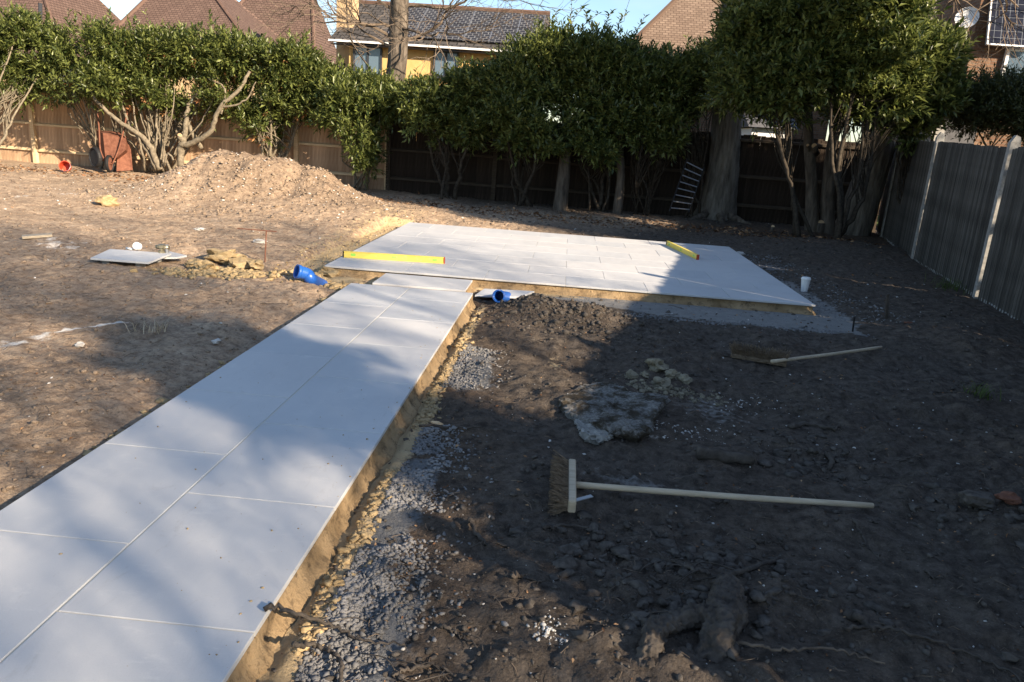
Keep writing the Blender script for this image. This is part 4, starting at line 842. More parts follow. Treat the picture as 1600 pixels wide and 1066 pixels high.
# brooms
def broom(label, head_c, head_ax, back, handle_end, hl, bl_, bmat, handle_a=None, stay=None, hr=.0135, hw=.055, hm='handle_wood'):
    """head_ax: long axis of head; back: direction from bristles to handle side"""
    t_ = thing('broom', label, 'broom', head_c); ax = Vector(head_ax).normalized(); bk = (Vector(back) - ax * Vector(back).dot(ax)).normalized(); R = Matrix((ax, bk, ax.cross(bk))).transposed()
    MB().box(head_c, (hl, .035, hw), R).build('head', M[hm], t_, bevel=.008)
    mb_ = MB(); rr = random.Random(3)
    for i in range(46):
        for j in range(8):
            f = (i + .5) / 46 - .5; g_ = (j + .5) / 8 - .5; b0 = head_c + R @ Vector((f * hl * .96, -.018, g_ * hw * .9)); l_ = bl_ * rr.uniform(.75, 1.1)
            tip = b0 + R @ Vector((f * .05 + rr.gauss(0, .012), -l_, g_ * .05 + rr.gauss(0, .012) + 0))
            mb_.tube([b0, b0.lerp(tip, .6) + Vector((0, 0, rr.uniform(-.004, .004))), tip], [.0028, .0035, .0022], 3)
    mb_.box(head_c + R @ Vector((0, -bl_ * .42, 0)), (hl * .95, bl_ * .72, hw * .72), R)
    mb_.build('bristles', bmat, t_)
    h0 = handle_a or head_c + bk * .01; mb_ = MB(); mb_.tube(curve([h0, h0.lerp(handle_end, .5) + Vector((0, 0, -.004)), handle_end], 6), [hr * 1.08] + [hr] * 11 + [hr * .9], 12); mb_.build('handle', M['handle_wood'], t_, True)
    if stay: MB().box((stay[0] + stay[1]) / 2, ((stay[1] - stay[0]).length, .022, .004), frame(stay[1] - stay[0])).build('stay', M['steel'], t_)
    return t_
g1, g2 = G(893, 733, -.01), G(893, 797, -.03); hc = (g1 + g2) / 2; hc.z = .0
he = onG(1362, 798); he.z += .025
broom('large wooden broom with a long pale handle lying across the dark soil in front', hc, (g2 - g1).to_3d(), (1, 0, .0), he, .40, .078, M['bristle'], stay=(G(899, 782, .0), G(925, 775, .005)), hr=.0145, hw=.06)
h1, h2 = onG(1148, 556), onG(1222, 574); hc = (h1 + h2) / 2 + Vector((0, 0, .035)); he = onG(1376, 548) + Vector((0, 0, .03))
broom('dark bristled broom lying upside down in the shade beyond the broken concrete', hc, (h2 - h1), (0, .1, -1), he, .42, .07, M['bristle'], handle_a=G(1206, 565, .0), hr=.0135, hw=.09, hm='bristle')

def rock_mesh(name, r_, seed, sq=(1, 1, .6), sub=2, amp=.35):
    b_ = bmesh.new(); bmesh.ops.create_icosphere(b_, subdivisions=sub, radius=1); rr = random.Random(seed); ox = rr.uniform(0, 99)
    for v in b_.verts:
        c_ = v.co; f = 1 + amp * float(fbm(np.array(c_.x * 1.3 + ox), np.array(c_.y * 1.3 + c_.z * 2.1), 1.2, 3, seed)) * 1.5
        v.co = Vector((c_.x * sq[0], c_.y * sq[1], c_.z * sq[2])) * f * r_
    me_ = bpy.data.meshes.new(name); b_.to_mesh(me_); b_.free(); return me_
def rock(name, label, cat, p_, r_, seed, mt, sq=(1, 1, .6), group=None, sub=3, amp=.35, rz=0, sink=.25):
    me_ = rock_mesh(name, r_, seed, sq, sub, amp); o_ = link(name, me_, M[mt], loc=p_ + Vector((0, 0, r_ * sq[2] * (1 - sink) - 0)), rot=(0, 0, rz)); tag(o_, label, cat, group); return o_
# broken concrete
def slabrock(label, outline, z, th, seed, tilt=(0, 0), mt='rubble'):
    c_ = sum((G(u, v_, z) for u, v_ in outline), Vector()) / len(outline); t_ = thing('concrete_chunk', label, 'broken concrete', c_)
    loop = []; n_ = len(outline); r = random.Random(seed)
    for i in range(n_):
        a_, b_ = G(*outline[i], z), G(*outline[(i + 1) % n_], z)
        for k_ in range(9): q_ = a_.lerp(b_, k_ / 9); loop.append((q_, Vector((r.gauss(0, .009), r.gauss(0, .009), 0))))
    rings = []
    for s_, dz in ((.96, -th * 1.3), (1.02, -th * .6), (1.0, -.012), (.985, 0), (.93, .004), (.86, .002), (.78, .006), (.7, .002), (.6, .008), (.5, .004), (.4, .008), (.3, .002), (.2, .006), (.1, .004), (.02, .004)):
        ring_ = []
        for q_, jt in loop:
            v_ = q_ - c_; p2 = c_ + v_ * s_ + Vector((r.gauss(0, .008), r.gauss(0, .008), r.gauss(0, .005))) * s_; e_ = float(fbm(np.array(p2.x), np.array(p2.y), 14, 4, seed, .7)) * .022 - .03 * max(0., float(fbm(np.array(p2.x + 5), np.array(p2.y), 3.5, 2, seed)))
            p2.z = z + dz + e_ + tilt[0] * (p2.x - c_.x) + tilt[1] * (p2.y - c_.y); ring_.append(p2)
        rings.append(ring_)
    mb_ = MB(); nn_ = len(loop); mb_.v = [p_ for q_ in rings for p_ in q_]
    for i in range(len(rings) - 1):
        for j in range(nn_): j2 = (j + 1) % nn_; mb_.f.append((i * nn_ + j, i * nn_ + j2, (i + 1) * nn_ + j2, (i + 1) * nn_ + j))
    o_ = mb_.build('chunk', M[mt], t_); bmflip(o_); return t_
simple('rubble_mossy', (.04, .034, .026), (.20, .195, .18), 5, .95, .15, 1.0, .03)
m = M['rubble_mossy']; n = N(m); p = n.pos(); fa = n.noise(p, 7, 8, .7); fb = n.noise(p, 60, 5, .75)
c = n.mix(n.ramp(fb, [(.35, (0, 0, 0)), (.6, (1, 1, 1))]), (.10, .095, .085), (.27, .26, .24)); c = n.mix(n.ramp(fa, [(.44, (1, 1, 1)), (.56, (0, 0, 0))]), c, (.055, .045, .032)); n.col(c); n.bump(fb, 1.0, .012, n.bump(fa, 1.0, .03))
slabrock('big flat broken concrete chunk tilted on the dark soil', [(872, 622), (905, 597), (935, 588), (965, 597), (990, 613), (1045, 622), (1028, 645), (1018, 668), (1000, 680), (960, 672), (920, 655), (892, 642)], -.004, .05, 5, (.05, -.03), 'rubble_mossy')
slabrock('thinner concrete shard under the left front edge of the big chunk', [(898, 655), (935, 668), (958, 676), (945, 684), (915, 680), (902, 668)], -.035, .04, 6, (0, 0))
for i, (u, v_, s_, l_) in enumerate(((1025, 580, .085, 'largest rounded tan mortar lump beyond the concrete chunk'), (1050, 590, .055, 'tan mortar lump right of the largest lump'), (1068, 597, .05, 'pale crumbling mortar lump at the right end of the lump row'), (1032, 603, .06, 'pale mortar lump in front of the largest tan lump'), (985, 590, .045, 'small tan mortar lump just behind the concrete chunk'), (1006, 588, .04, 'little mortar lump between the chunk and the largest lump'))):
    rock('mortar_lump', l_, 'mortar lump', onG(u, v_), s_ * .9, 60 + i, 'pale_mortar', (1.1, .9, .65), 'mortar lumps beyond the concrete', rz=i, sink=.7, amp=.6)
for i, (u, v_, s_, l_) in enumerate(((350, 412, .17, 'tallest lump of the ochre sand heap left of the blue pipe'), (322, 425, .12, 'flat grey-tan lump at the left end of the sand heap'), (305, 418, .09, 'small crumb of sand at the far left of the heap'), (378, 420, .11, 'middle lump in the ochre sand heap'), (400, 423, .09, 'lump near the right end of the sand heap'), (515, 432, .10, 'ochre sand lump right of the big blue pipe'), (168, 318, .16, 'lone yellow sand lump far left near the soil mound'))):
    rock('sand_lump', l_, 'sand lump', onG(u, v_), s_, 80 + i, 'sand_lump', (1.1, .9, .55), 'ochre sand lumps left of the path', rz=i * 1.3, amp=.5)
for i, (u, v_, s_, l_) in enumerate(((300, 768, .04, ''), (430, 0, 0, ''))[:0]): pass
# edge mortar squeezed out beside the path
mb_all = []
def lumps(name, pts, sizes, mt, kind='stuff', seed=1, sub=1, sq=.6, parent=None):
    base = [rock_mesh('tmp', 1, seed + i, (1, .8, sq), sub, .8) for i in range(6)]; Vs = []; Fs = []; off = 0; r = np.random.default_rng(seed); bs = []
    for b_ in base:
        v = np.empty(len(b_.vertices) * 3, np.float32); b_.vertices.foreach_get('co', v); f = np.empty(len(b_.polygons) * 3, np.int32); b_.polygons.foreach_get('vertices', f); bs.append((v.reshape(-1, 3), f.reshape(-1, 3))); bpy.data.meshes.remove(b_)
    for p_, s_ in zip(pts, sizes):
        v, f = bs[r.integers(6)]; a_ = r.uniform(0, 6.28); ca, sa = math.cos(a_), math.sin(a_)
        tx, ty = r.uniform(-.6, .6), 0
        w0 = v * s_ * r.uniform(.7, 1.3, 3); ct, st = math.cos(tx), math.sin(tx); w0 = np.stack([w0[:, 0], w0[:, 1] * ct - w0[:, 2] * st, w0[:, 1] * st + w0[:, 2] * ct], 1)
        Vs.append(np.stack([w0[:, 0] * ca - w0[:, 1] * sa, w0[:, 0] * sa + w0[:, 1] * ca, w0[:, 2]], 1) + p_); Fs.append(f + off); off += len(v)
    return link(name, np_mesh(name, np.concatenate(Vs), np.concatenate(Fs)), M[mt], kind=kind)
def scatter(n_, fx_, seed, smin, smax, pw=3, sink=.2):
    r = np.random.default_rng(seed); x_, y_ = fx_(r, n_); s_ = smin + (smax - smin) * r.uniform(0, 1, len(x_)) ** pw; z_ = hgt(x_, y_) + s_ * sink; return np.stack([x_, y_, z_], 1), s_
def clear(x_, y_, m_=.06):
    a_ = (x_ > PX0 - .03) & (x_ < PX1 + m_) & (y_ < PY1 + .05); b_ = (x_ > QX0 - m_) & (x_ < QX1 + m_) & (y_ > QY0 - m_) & (y_ < QY1 + m_); c_ = (x_ > -1.9) & (x_ < -.9) & (y_ > 7.1) & (y_ < 8); return ~(a_ | b_ | c_)
def persp(r, n_, y0=1.1, y1=18, xl=-16, xr=7):
    y_ = y0 * (y1 / y0) ** r.uniform(0, 1, n_); x_ = r.uniform(-1.05, .85, n_) * (y_ * .85 + .6) - .05 * y_; k_ = clear(x_, y_) & (x_ < 4.3 + .16 * (y_ - 5)); return x_[k_], y_[k_]
P_, S_ = scatter(22000, lambda r, n_: persp(r, n_), 5, .002, .018, 4); S_ = S_ * (.6 + P_[:, 1] / 9); cl = P_[:, 0] > -.9
lumps('soil_clods', P_[~cl], S_[~cl], 'soil_clod', seed=3); lumps('dark_soil_clods', P_[cl], S_[cl], 'dark_clod', seed=4)
P_, S_ = scatter(1500, lambda r, n_: persp(r, n_), 15, .002, .009, 3); S_ = S_ * (.6 + P_[:, 1] / 8); lumps('flint_chips', P_, S_, 'flint', seed=5)
def moundpts(r, n_):
    x_ = np.concatenate([r.normal(c[0], c[2], n_ // 4) for c in MOUNDS[:4]]); y_ = np.concatenate([r.normal(c[1] - .3, c[3], n_ // 4) for c in MOUNDS[:4]]); k_ = clear(x_, y_); return x_[k_], y_[k_]
P_, S_ = scatter(6000, moundpts, 25, .006, .042, 6); lumps('mound_clods', P_, S_, 'soil_clod', seed=6)
P_, S_ = scatter(450, moundpts, 27, .008, .028, 3); lumps('mound_stones', P_, S_, 'flint', seed=16)
def digs(r, n_): x_ = np.concatenate([r.normal(G(u_, v_).x, a_, n_ // 6) for u_, v_, a_ in ((1080, 860, .25), (1040, 930, .2), (1180, 920, .3), (1540, 780, .2), (1270, 690, .18), (950, 830, .25))]); y_ = np.concatenate([r.normal(G(u_, v_).y, .13, n_ // 6) for u_, v_ in ((1080, 860), (1040, 930), (1180, 920), (1540, 780), (1270, 690), (950, 830))]); return x_, y_
P_, S_ = scatter(900, digs, 71, .005, .034, 4, .1); lumps('dug_clods', P_, S_, 'dark_clod', seed=72, sub=2)
def sm(r, n_): x_ = np.concatenate([r.normal(-.15, .4, n_ // 2), r.normal(.3, .35, n_ // 2)]); y_ = np.concatenate([r.normal(6.8, .3, n_ // 2), r.normal(6.6, .3, n_ // 2)]); k_ = clear(x_, y_) & (y_ < 7.4); return x_[k_], y_[k_]
P_, S_ = scatter(1400, sm, 26, .006, .03, 3); lumps('heap_clods', P_, S_, 'dark_clod', seed=7)
def gravel(r, n_):
    y_ = np.concatenate([r.uniform(.9, 2.35, n_ // 2), r.uniform(2.3, 3.3, n_ // 4), r.uniform(4.5, 5.5, n_ // 8), r.uniform(3.1, 3.8, n_ // 8)])
    w_ = np.concatenate([np.abs(r.normal(0, .20, n_ // 2) * np.interp(y_[:n_ // 2], [.9, 2.35], [1.2, .7])) * (1 + 0 * 1), np.abs(r.normal(0, .13, n_ // 4)), np.abs(r.normal(0, .13, n_ // 8)), np.abs(r.normal(0, .12, n_ // 8))])
    x_ = -.70 + w_ + .02; k_ = (x_ < .15) & (vn(x_, y_, 5, 66) + .5 * vn(x_, y_, 13, 67) > .52); return x_[k_], y_[k_]
P_, S_ = scatter(12000, gravel, 35, .005, .013, 2, .3); lumps('gravel', P_, S_, 'gravel_stone', seed=8, sub=1)
def sandy(r, n_): y_ = r.uniform(.8, 6.9, n_); k_ = vn(y_, y_ * 0, 1.7, 14) > .3; y_ = y_[k_]; x_ = -.79 + np.abs(r.normal(0, .045, len(y_))) + .07 * vn(y_, y_ * 0, 3, 4); return x_, y_
P_, S_ = scatter(2600, sandy, 45, .004, .024, 4, .1); lumps('mortar_crumbs', P_, S_, 'sand_lump', seed=9, sub=2, sq=.5)
def leftedge(r, n_): y_ = r.uniform(1.6, 6.9, n_); k_ = vn(y_, y_ * 0, 2.2, 14) > .45; y_ = y_[k_]; return PX0 - .05 - np.abs(r.normal(0, .03, len(y_))), y_
P_, S_ = scatter(260, leftedge, 46, .008, .04, 2.5, .1); lumps('edge_mortar_crumbs', P_, S_, 'sand_lump', seed=10, sub=2, sq=.5)
def onslab(r, n_): return np.concatenate([r.uniform(PX0, PX1, n_ // 2), PX1 - np.abs(r.normal(0, .08, n_ // 2))]), r.uniform(.8, 7.1, n_)
r_ = np.random.default_rng(61); x_, y_ = onslab(r_, 260); s_ = .0015 + .0045 * r_.uniform(0, 1, 260) ** 4; lumps('slab_crumbs', np.stack([x_, y_, s_ * .4], 1), s_, 'sand_lump', seed=62)
def trench(r, n_): return r.uniform(-3.2, -2.6, n_), r.uniform(8, 13, n_)
P_, S_ = scatter(900, trench, 47, .006, .02, 3, .1); lumps('sandy_crumbs', P_, S_, 'sand_lump', seed=12)
def heap2(r, n_): x_ = np.concatenate([r.normal(G(u_, 422).x, .22, n_ // 4) for u_ in (320, 355, 400, 520)]); y_ = np.concatenate([r.normal(G(u_, v_).y, .12, n_ // 4) for u_, v_ in ((320, 424), (355, 416), (400, 424), (520, 434))]); k_ = clear(x_, y_); return x_[k_], y_[k_]
P_, S_ = scatter(1400, heap2, 51, .008, .045, 3, .1); lumps('sand_crumbs', P_, S_, 'sand_lump', seed=19, sub=2)
def rightbed(r, n_): x_ = np.concatenate([r.uniform(2.75, 3.6, n_ // 2), r.uniform(-.6, 3.0, n_ // 2)]); y_ = np.concatenate([r.uniform(7.6, 12.5, n_ // 2), 7.15 + r.normal(0, .07, n_ // 2) - 0]); return x_, y_
P_, S_ = scatter(1600, rightbed, 48, .006, .018, 2, .2); lumps('bed_gravel', P_, S_, 'gravel_stone', seed=13)
def chalk(r, n_): g_ = G(1100, 690, -.08); x_ = np.concatenate([r.normal(g_.x - .25, .25, n_ // 2), r.normal(G(1160, 605).x, .15, n_ // 4), r.normal(G(860, 968).x, .03, n_ // 4)]); y_ = np.concatenate([r.normal(g_.y + .1, .08, n_ // 2), r.normal(G(1160, 605).y, .12, n_ // 4), r.normal(G(860, 968).y, .03, n_ // 4)]); return x_, y_
def lumprow(r, n_): x_ = r.normal(G(1045, 592).x, .16, n_); y_ = r.normal(G(1045, 592).y, .07, n_); return x_, y_
P_, S_ = scatter(500, lumprow, 58, .003, .022, 3, .1); lumps('mortar_scatter', P_, S_, 'pale_mortar', seed=29, sub=2)
P_, S_ = scatter(360, chalk, 49, .002, .009, 2, .2); lumps('chalk_crumbs', P_, S_, 'flint', seed=14)
# litter: leaves, twigs
r = np.random.default_rng(8); x_, y_ = persp(r, 2600, 1.2, 18); xb = r.uniform(-15, 6, 3500); yb = np.interp(xb, [-15, -4, 6], [17.4, 16.6, 15.2]) + r.normal(0, .5, 3500); k_ = clear(xb, yb)
sz = np.concatenate([np.full(len(x_), .018) * (.5 + y_ / 7), np.full(k_.sum(), .085)]); x_ = np.concatenate([x_, xb[k_]]); y_ = np.concatenate([y_, yb[k_]])
O_ = r.normal(size=(len(x_), 3)); O_[:, 2] *= .25; O_ /= np.linalg.norm(O_, axis=1, keepdims=True); V_, F_ = leaves(np.stack([x_, y_, hgt(x_, y_) + .008], 1), O_, sz, 3, .5)
link('leaf_litter', np_mesh('leaf_litter', V_, F_), M['litter'], kind='stuff')
mb_ = MB(); rr = random.Random(31)
x_, y_ = persp(np.random.default_rng(9), 1500, 1.1, 17)
for a_, b_ in zip(x_, y_):
    an = rr.uniform(0, 6.28); l_ = rr.uniform(.015, .06) * (.6 + b_ / 8) * (3 if rr.random() < .08 else 1); p0 = Vector((a_, b_, hz(a_, b_) + .006)); q = p0 + Vector((math.cos(an), math.sin(an), 0)) * l_
    if not clear(np.array([q.x]), np.array([q.y]))[0]: continue
    q.z = hz(q.x, q.y) + .008; m2 = p0.lerp(q, .5) + Vector((rr.gauss(0, l_ * .1), rr.gauss(0, l_ * .1), rr.uniform(0, .01))); mb_.tube([p0, m2, q], .0012 * (.7 + b_ / 4), 3)
mb_.build('small_twigs', M['twig'], kind='stuff')
# roots and sticks
def root(label, pts, r0, r1, name='root', cat='root', lift=.012, jit=.004, mt='root', kids=0, n_=7):
    P = []
    for q in pts:
        p_ = onG(q[0], q[1]); on_slab = p_.x < PX1 + .12 and name == 'root' and p_.x > PX0
        if on_slab: p_ = G(q[0], q[1], .014)
        else: p_.z += lift + (q[2] if len(q) > 2 else 0)
        P.append(p_)
    cc_ = curve(P, 7, jit); mb_ = MB(); mb_.tube(cc_, [r0, r1], n_); rr = random.Random(int(pts[0][0]))
    for _ in range(kids):
        a_ = rr.choice(cc_[2:]); b_ = a_ + Vector((rr.uniform(-.15, .15), rr.uniform(-.12, .12), 0)); b_.z = hz(b_.x, b_.y) + .01; mb_.tube(curve([a_, a_.lerp(b_, .5) + Vector((rr.gauss(0, .02), rr.gauss(0, .02), .015)), b_], 3), [r1 * .6, .0015], 4)
    o_ = mb_.build(name, M[mt], None, True, loc=P[0]); tag(o_, label, cat); return o_
root('bent root poking out over the path edge onto the gravel at the bottom', [(412, 948, .10), (435, 948, .10), (470, 962, .03), (520, 990, .01), (570, 1010), (632, 1015)], .009, .003, lift=.02, kids=2)
root('hooked root lying on the gravel below the longer bent root', [(458, 1006, .0), (490, 1018, .01), (520, 1036, .02), (534, 1055, .02), (530, 1078, 0)], .008, .006, lift=.015)
root('tangled root with side fibres at the bottom edge centre', [(612, 1062), (640, 1050), (680, 1046), (712, 1060)], .007, .004, kids=6)
root('long thin pale root running right from the stump', [(1140, 1004), (1180, 1014), (1230, 1020), (1290, 1018), (1340, 1028), (1382, 1042)], .006, .003, mt='twig')
root('dark root branch reaching up right from the top of the stump', [(1112, 915), (1135, 905), (1170, 895), (1215, 876)], .015, .008, kids=4)
root('short forked stick lying left of the big broom head', [(734, 815), (741, 832), (757, 855)], .011, .008, 'stick', 'stick', kids=1)
root('dark thin root in the soil at the lower right corner', [(1320, 985), (1370, 985), (1440, 1000), (1500, 1020), (1560, 1045), (1600, 1072)], .007, .004, kids=3)
root('small dark root above the far broom handle end', [(1450, 615), (1480, 614), (1510, 616)], .006, .003)
root('dark crooked root under the end of the long broom handle', [(1335, 815), (1350, 850), (1372, 880)], .007, .003, kids=3)
root('thin dark root crossing the soil right of the path middle', [(655, 664), (700, 669), (745, 672), (785, 676)], .008, .003)
root('low root left of the broom bristles', [(850, 830), (880, 826), (920, 828)], .008, .004)
root('forked stick leaning on the soil behind the patio', [(1003, 355), (1008, 345), (1000, 325, .3)], .012, .006, 'stick', 'stick')
root('thick dark branch lying in front of the ladder', [(1010, 330), (1040, 332), (1075, 338), (1105, 345)], .035, .015, 'stick', 'fallen branch', lift=.03, kids=4)
root('curly root near the small stump roots on the right', [(1235, 672), (1262, 665), (1300, 672), (1312, 668)], .018, .006, kids=4)
root('stubby root piece on dark soil right of the log', [(1290, 712), (1298, 722), (1294, 735)], .016, .012)
root('crooked root knob at the lower right with a dark hollow', [(1325, 965), (1345, 975), (1365, 990)], .018, .010)
root('bundle of dark roots left above the stump', [(1035, 870), (1060, 885), (1085, 895), (1110, 900)], .012, .006, kids=8)
rq = random.Random(77)
for i, (u, v_, l_) in enumerate(((950, 860, 'fine root strand left of the tangle above the stump'), (1010, 905, 'fine curved root strand just left of the stump top'), (1185, 850, 'short thin root under the middle of the broom handle'), (1230, 935, 'thin root strand right of the stump'), (1440, 900, 'thin loose root in the open soil at the lower right'), (800, 900, 'thin pale root in the soil near the sunlit patch'), (690, 985, 'thin forked root beside the gravel at the bottom'), (1100, 780, 'faint root strand just above the broom handle'), (760, 560, 'thin root strand on the soil right of the path end'), (1400, 720, 'lone root strand in the soil beyond the broom handle tip'))):
    a2 = rq.uniform(-.6, .6); L_ = rq.uniform(35, 70); pts = [(u + L_ * f * math.cos(a2) + rq.uniform(-5, 5), v_ + L_ * f * math.sin(a2) + rq.uniform(-5, 5)) for f in (0, .35, .7, 1)]
    root(l_, pts, rq.uniform(.004, .008), .002, kids=3)
# log
a_, b_ = onG(1088, 718) + Vector((0, 0, .036)), onG(1176, 728) + Vector((0, 0, .036)); t = thing('log', 'short dark log lying in front of the broken concrete', 'log', a_.lerp(b_, .5))
MB().tube(curve([a_, a_.lerp(b_, .3) + Vector((0, .01, 0)), a_.lerp(b_, .6), b_], 4, .003), [.034, .036, .033, .031, .033, .034, .033, .031, .030, .030, .031, .030, .027], 14).build('bark', M['root'], t, True)
MB().tube([b_, b_ + (b_ - a_).normalized() * .003], .026, 12).build('cut_end', M['root'], t)
# stump root: branching smooth body
t = thing('tree_stump', 'big muddy forked root stump at the bottom centre right', 'root stump', onG(1120, 990))
mb_ = MB()
def T(pts, R_):
    P = []
    for u, v_, dz in pts: p_ = onG(u, v_); p_.z += dz - .002; P.append(p_)
    cc_ = curve(P, 6); mb_.tube(cc_, list(np.interp(np.linspace(0, 1, len(cc_)), np.linspace(0, 1, len(R_)), R_)), 14)
T([(1136, 912, .0), (1134, 930, .03), (1128, 965, .035), (1122, 1000, .03), (1118, 1035, -.02)], [.030, .050, .062, .055, .035])
T([(1120, 985, .03), (1090, 978, .035), (1060, 985, .035), (1030, 992, .03), (1016, 1008, .02), (1013, 1040, -.02)], [.045, .040, .035, .034, .036, .028])
T([(1128, 935, .01), (1108, 962, .02), (1085, 975, .02)], [.02, .035, .02])
T([(1125, 1000, .02), (1100, 1020, .01), (1085, 1040, -.02)], [.03, .022, .012])
T([(1140, 920, .02), (1150, 945, .02), (1148, 985, .01), (1152, 1000, -.02)], [.030, .035, .03, .015])
o = mb_.build('stump_body', M['root'], t, True); md = o.modifiers.new('remesh', 'REMESH'); md.mode = 'VOXEL'; md.voxel_size = .006
md.use_smooth_shade = True
tx = bpy.data.textures.new('root_noise', 'CLOUDS'); tx.noise_scale = .08; md = o.modifiers.new('rough', 'DISPLACE'); md.texture = tx; md.strength = .05; md.mid_level = .5; md.texture_coords = 'LOCAL'
tx2 = bpy.data.textures.new('root_noise_fine', 'CLOUDS'); tx2.noise_scale = .014; md = o.modifiers.new('fine', 'DISPLACE'); md.texture = tx2; md.strength = .026; md.texture_coords = 'LOCAL'
rock('rock', 'rounded muddy stone half buried left of the root stump', 'stone', onG(1000, 975), .035, 201, 'dark_clod')
rock('rock', 'grey stone in the soil at the tip of the dark root branch', 'stone', onG(1220, 884), .022, 202, 'dark_clod')
rock('brick_fragment', 'reddish broken brick in the dug hollow at the far right edge', 'brick', onG(1574, 790), .045, 203, 'old_brick', (1.2, .8, .6))
rock('rock', 'dark clod of earth left of the reddish brick at the right edge', 'clod', onG(1528, 792), .075, 204, 'dark_clod')
rock('flint_stone', 'pale rounded stone on the brown soil left of the path, by a dry tuft', 'stone', onG(338, 537), .03, 205, 'flint')
rock('flint_stone', 'pale stone on brown soil left of the path near the chalk line', 'stone', onG(124, 537), .03, 206, 'flint')
rock('wood_block', 'small pale block of wood beside the mortar spill right of the path', 'offcut', onG(683, 664), .022, 207, 'cut_wood', (1.6, .8, .5))
rock('brick_fragment', 'small orange brick bit on dark soil right of the wooden peg', 'brick', onG(1420, 506), .028, 208, 'old_brick', (1.5, .8, .4))
for u, v_, l_ in ((1155, 398, 'whitish broken stone on dark soil behind the patio corner'), (312, 361, 'bright white stone chip on bare soil left of the soil trench'), (405, 378, 'white plaster scrap in front of the soil mound')):
    rock('white_stone', l_, 'stone', onG(u, v_), .07 if u != 312 else .06, int(u), 'flint', (1.3, .8, .4))
# timber offcut
a_, b_ = onG(34, 369), onG(82, 371); t = thing('timber_offcut', 'short pale plank lying on bare soil at the far left', 'plank', a_.lerp(b_, .5)); d_ = b_ - a_
MB().box(a_.lerp(b_, .5) + Vector((0, 0, .03)), (d_.length, .14, .03), frame(d_)).build('plank', M['handle_wood'], t, bevel=.004)
# cap and brass fitting on the propped slab
c_ = G(215, 391, .055); t = thing('plastic_cap', 'round white plastic cap standing on the propped slab', 'cap', c_)
lathe(c_ + Vector((0, 0, .042)), [(0, -.03), (.034, -.03), (.042, -.02), (.042, .02), (.036, .03), (0, .034)], 22, Matrix.Rotation(math.radians(70), 3, 'X')).build('cap_body', M['white'], t, True)
MB().tube([c_ + Vector((-.05, 0, .008)), c_ + Vector((-.13, .01, .008))], .012, 8).build('cap_stem', M['white'], t, True)
c_ = G(253, 395, .045); t = thing('pipe_fitting', 'dull brass pipe fitting standing on the slab right of the white cap', 'fitting', c_)
lathe(c_, [(0, 0), (.04, 0), (.04, .02), (.022, .025), (.022, .05), (.045, .055), (.045, .085), (.03, .09), (0, .09)], 8).build('valve_body', M['brass'], t)
MB().tube([c_ + Vector((-.06, 0, .06)), c_ + Vector((.08, 0, .06))], .022, 10).build('side_arm', M['brass'], t, True); MB().tube([c_ + Vector((.06, 0, .0)), c_ + Vector((.06, 0, .09))], .02, 8).build('nut', M['steel'], t)
# red bucket on its side
c_ = onG(104, 270); t = thing('bucket', 'red plastic bucket lying on its side near the left fence', 'bucket', c_)
ax = Vector((.35, -.85, .18)).normalized(); Rb = frame(ax.cross(Vector((0, 0, 1))), ax); Rz = Matrix((ax.orthogonal().normalized(), ax.cross(ax.orthogonal().normalized()), ax)).transposed()
cc_ = c_ + Vector((0, 0, .12)); o = lathe(cc_, [(0, -.13), (.085, -.13), (.09, -.125), (.118, .10), (.127, .10), (.127, .112), (.114, .112), (.085, -.118), (0, -.118)], 24, Rz).build('bucket_body', M['red'], t, True); bmflip(o)
MB().tube(curve([cc_ + Rz @ Vector((.12, 0, .105)), cc_ + Rz @ Vector((.09, .08, .14)), cc_ + Rz @ Vector((0, .12, .15)), cc_ + Rz @ Vector((-.09, .08, .14)), cc_ + Rz @ Vector((-.12, 0, .105))], 5), .005, 6).build('handle', M['steel'], t, True)
# wheelbarrow standing on its nose
b_ = onG(172, 270); t = thing('wheelbarrow', 'rusty red wheelbarrow tipped up on its front wheel under the hedge', 'wheelbarrow', b_); Yw = b_.y
def Wp(u, v_, dy=0): return D(u, v_, Yw + dy)
front = [Wp(161, 208, .1), Wp(197, 217, .15), Wp(196, 235, .05), Wp(182, 247, 0), Wp(165, 247, 0)]; backp = [Wp(150, 204, .7), Wp(190, 206, .75), Wp(204, 240, .65), Wp(190, 252, .5), Wp(158, 252, .5)]
mb_ = MB(); n_ = 5; mb_.face(front)
for i in range(n_): j = (i + 1) % n_; mb_.face([front[i], front[j], backp[j], backp[i]])
o = mb_.build('tray', M['rust'], t); md = o.modifiers.new('thick', 'SOLIDIFY'); md.thickness = .012
wc = Wp(171, 256, -.12); Rw = Matrix.Rotation(math.radians(12), 3, 'Z')
tor = MB(); pr = [(0, .155), (.03, .165), (.042, .185), (.03, .205), (0, .21), (-.03, .205), (-.042, .185), (-.03, .165)]; seg_ = 24; rg = [[wc + Rw @ Vector((px_, r_ * math.cos(2 * math.pi * i / seg_), r_ * math.sin(2 * math.pi * i / seg_))) for px_, r_ in pr] for i in range(seg_)]
for i in range(seg_):
    for j in range(8): tor.face([rg[i][j], rg[i][(j + 1) % 8], rg[(i + 1) % seg_][(j + 1) % 8], rg[(i + 1) % seg_][j]])
wl = tor.build('wheel', M['black'], t, True); MB().tube([wc + Rw @ Vector((-.02, 0, 0)), wc + Rw @ Vector((.02, 0, 0))], .155, 20).build('rim', M['rust'], wl)
mb_ = MB()
for s_ in (-1, 1): mb_.tube(curve([wc + Rw @ Vector((s_ * .07, 0, 0)), Wp(171 + s_ * 14, 235, -.02), Wp(174 + s_ * 19, 205, .1), Wp(176 + s_ * 24, 170, .45)], 5), .018, 7)
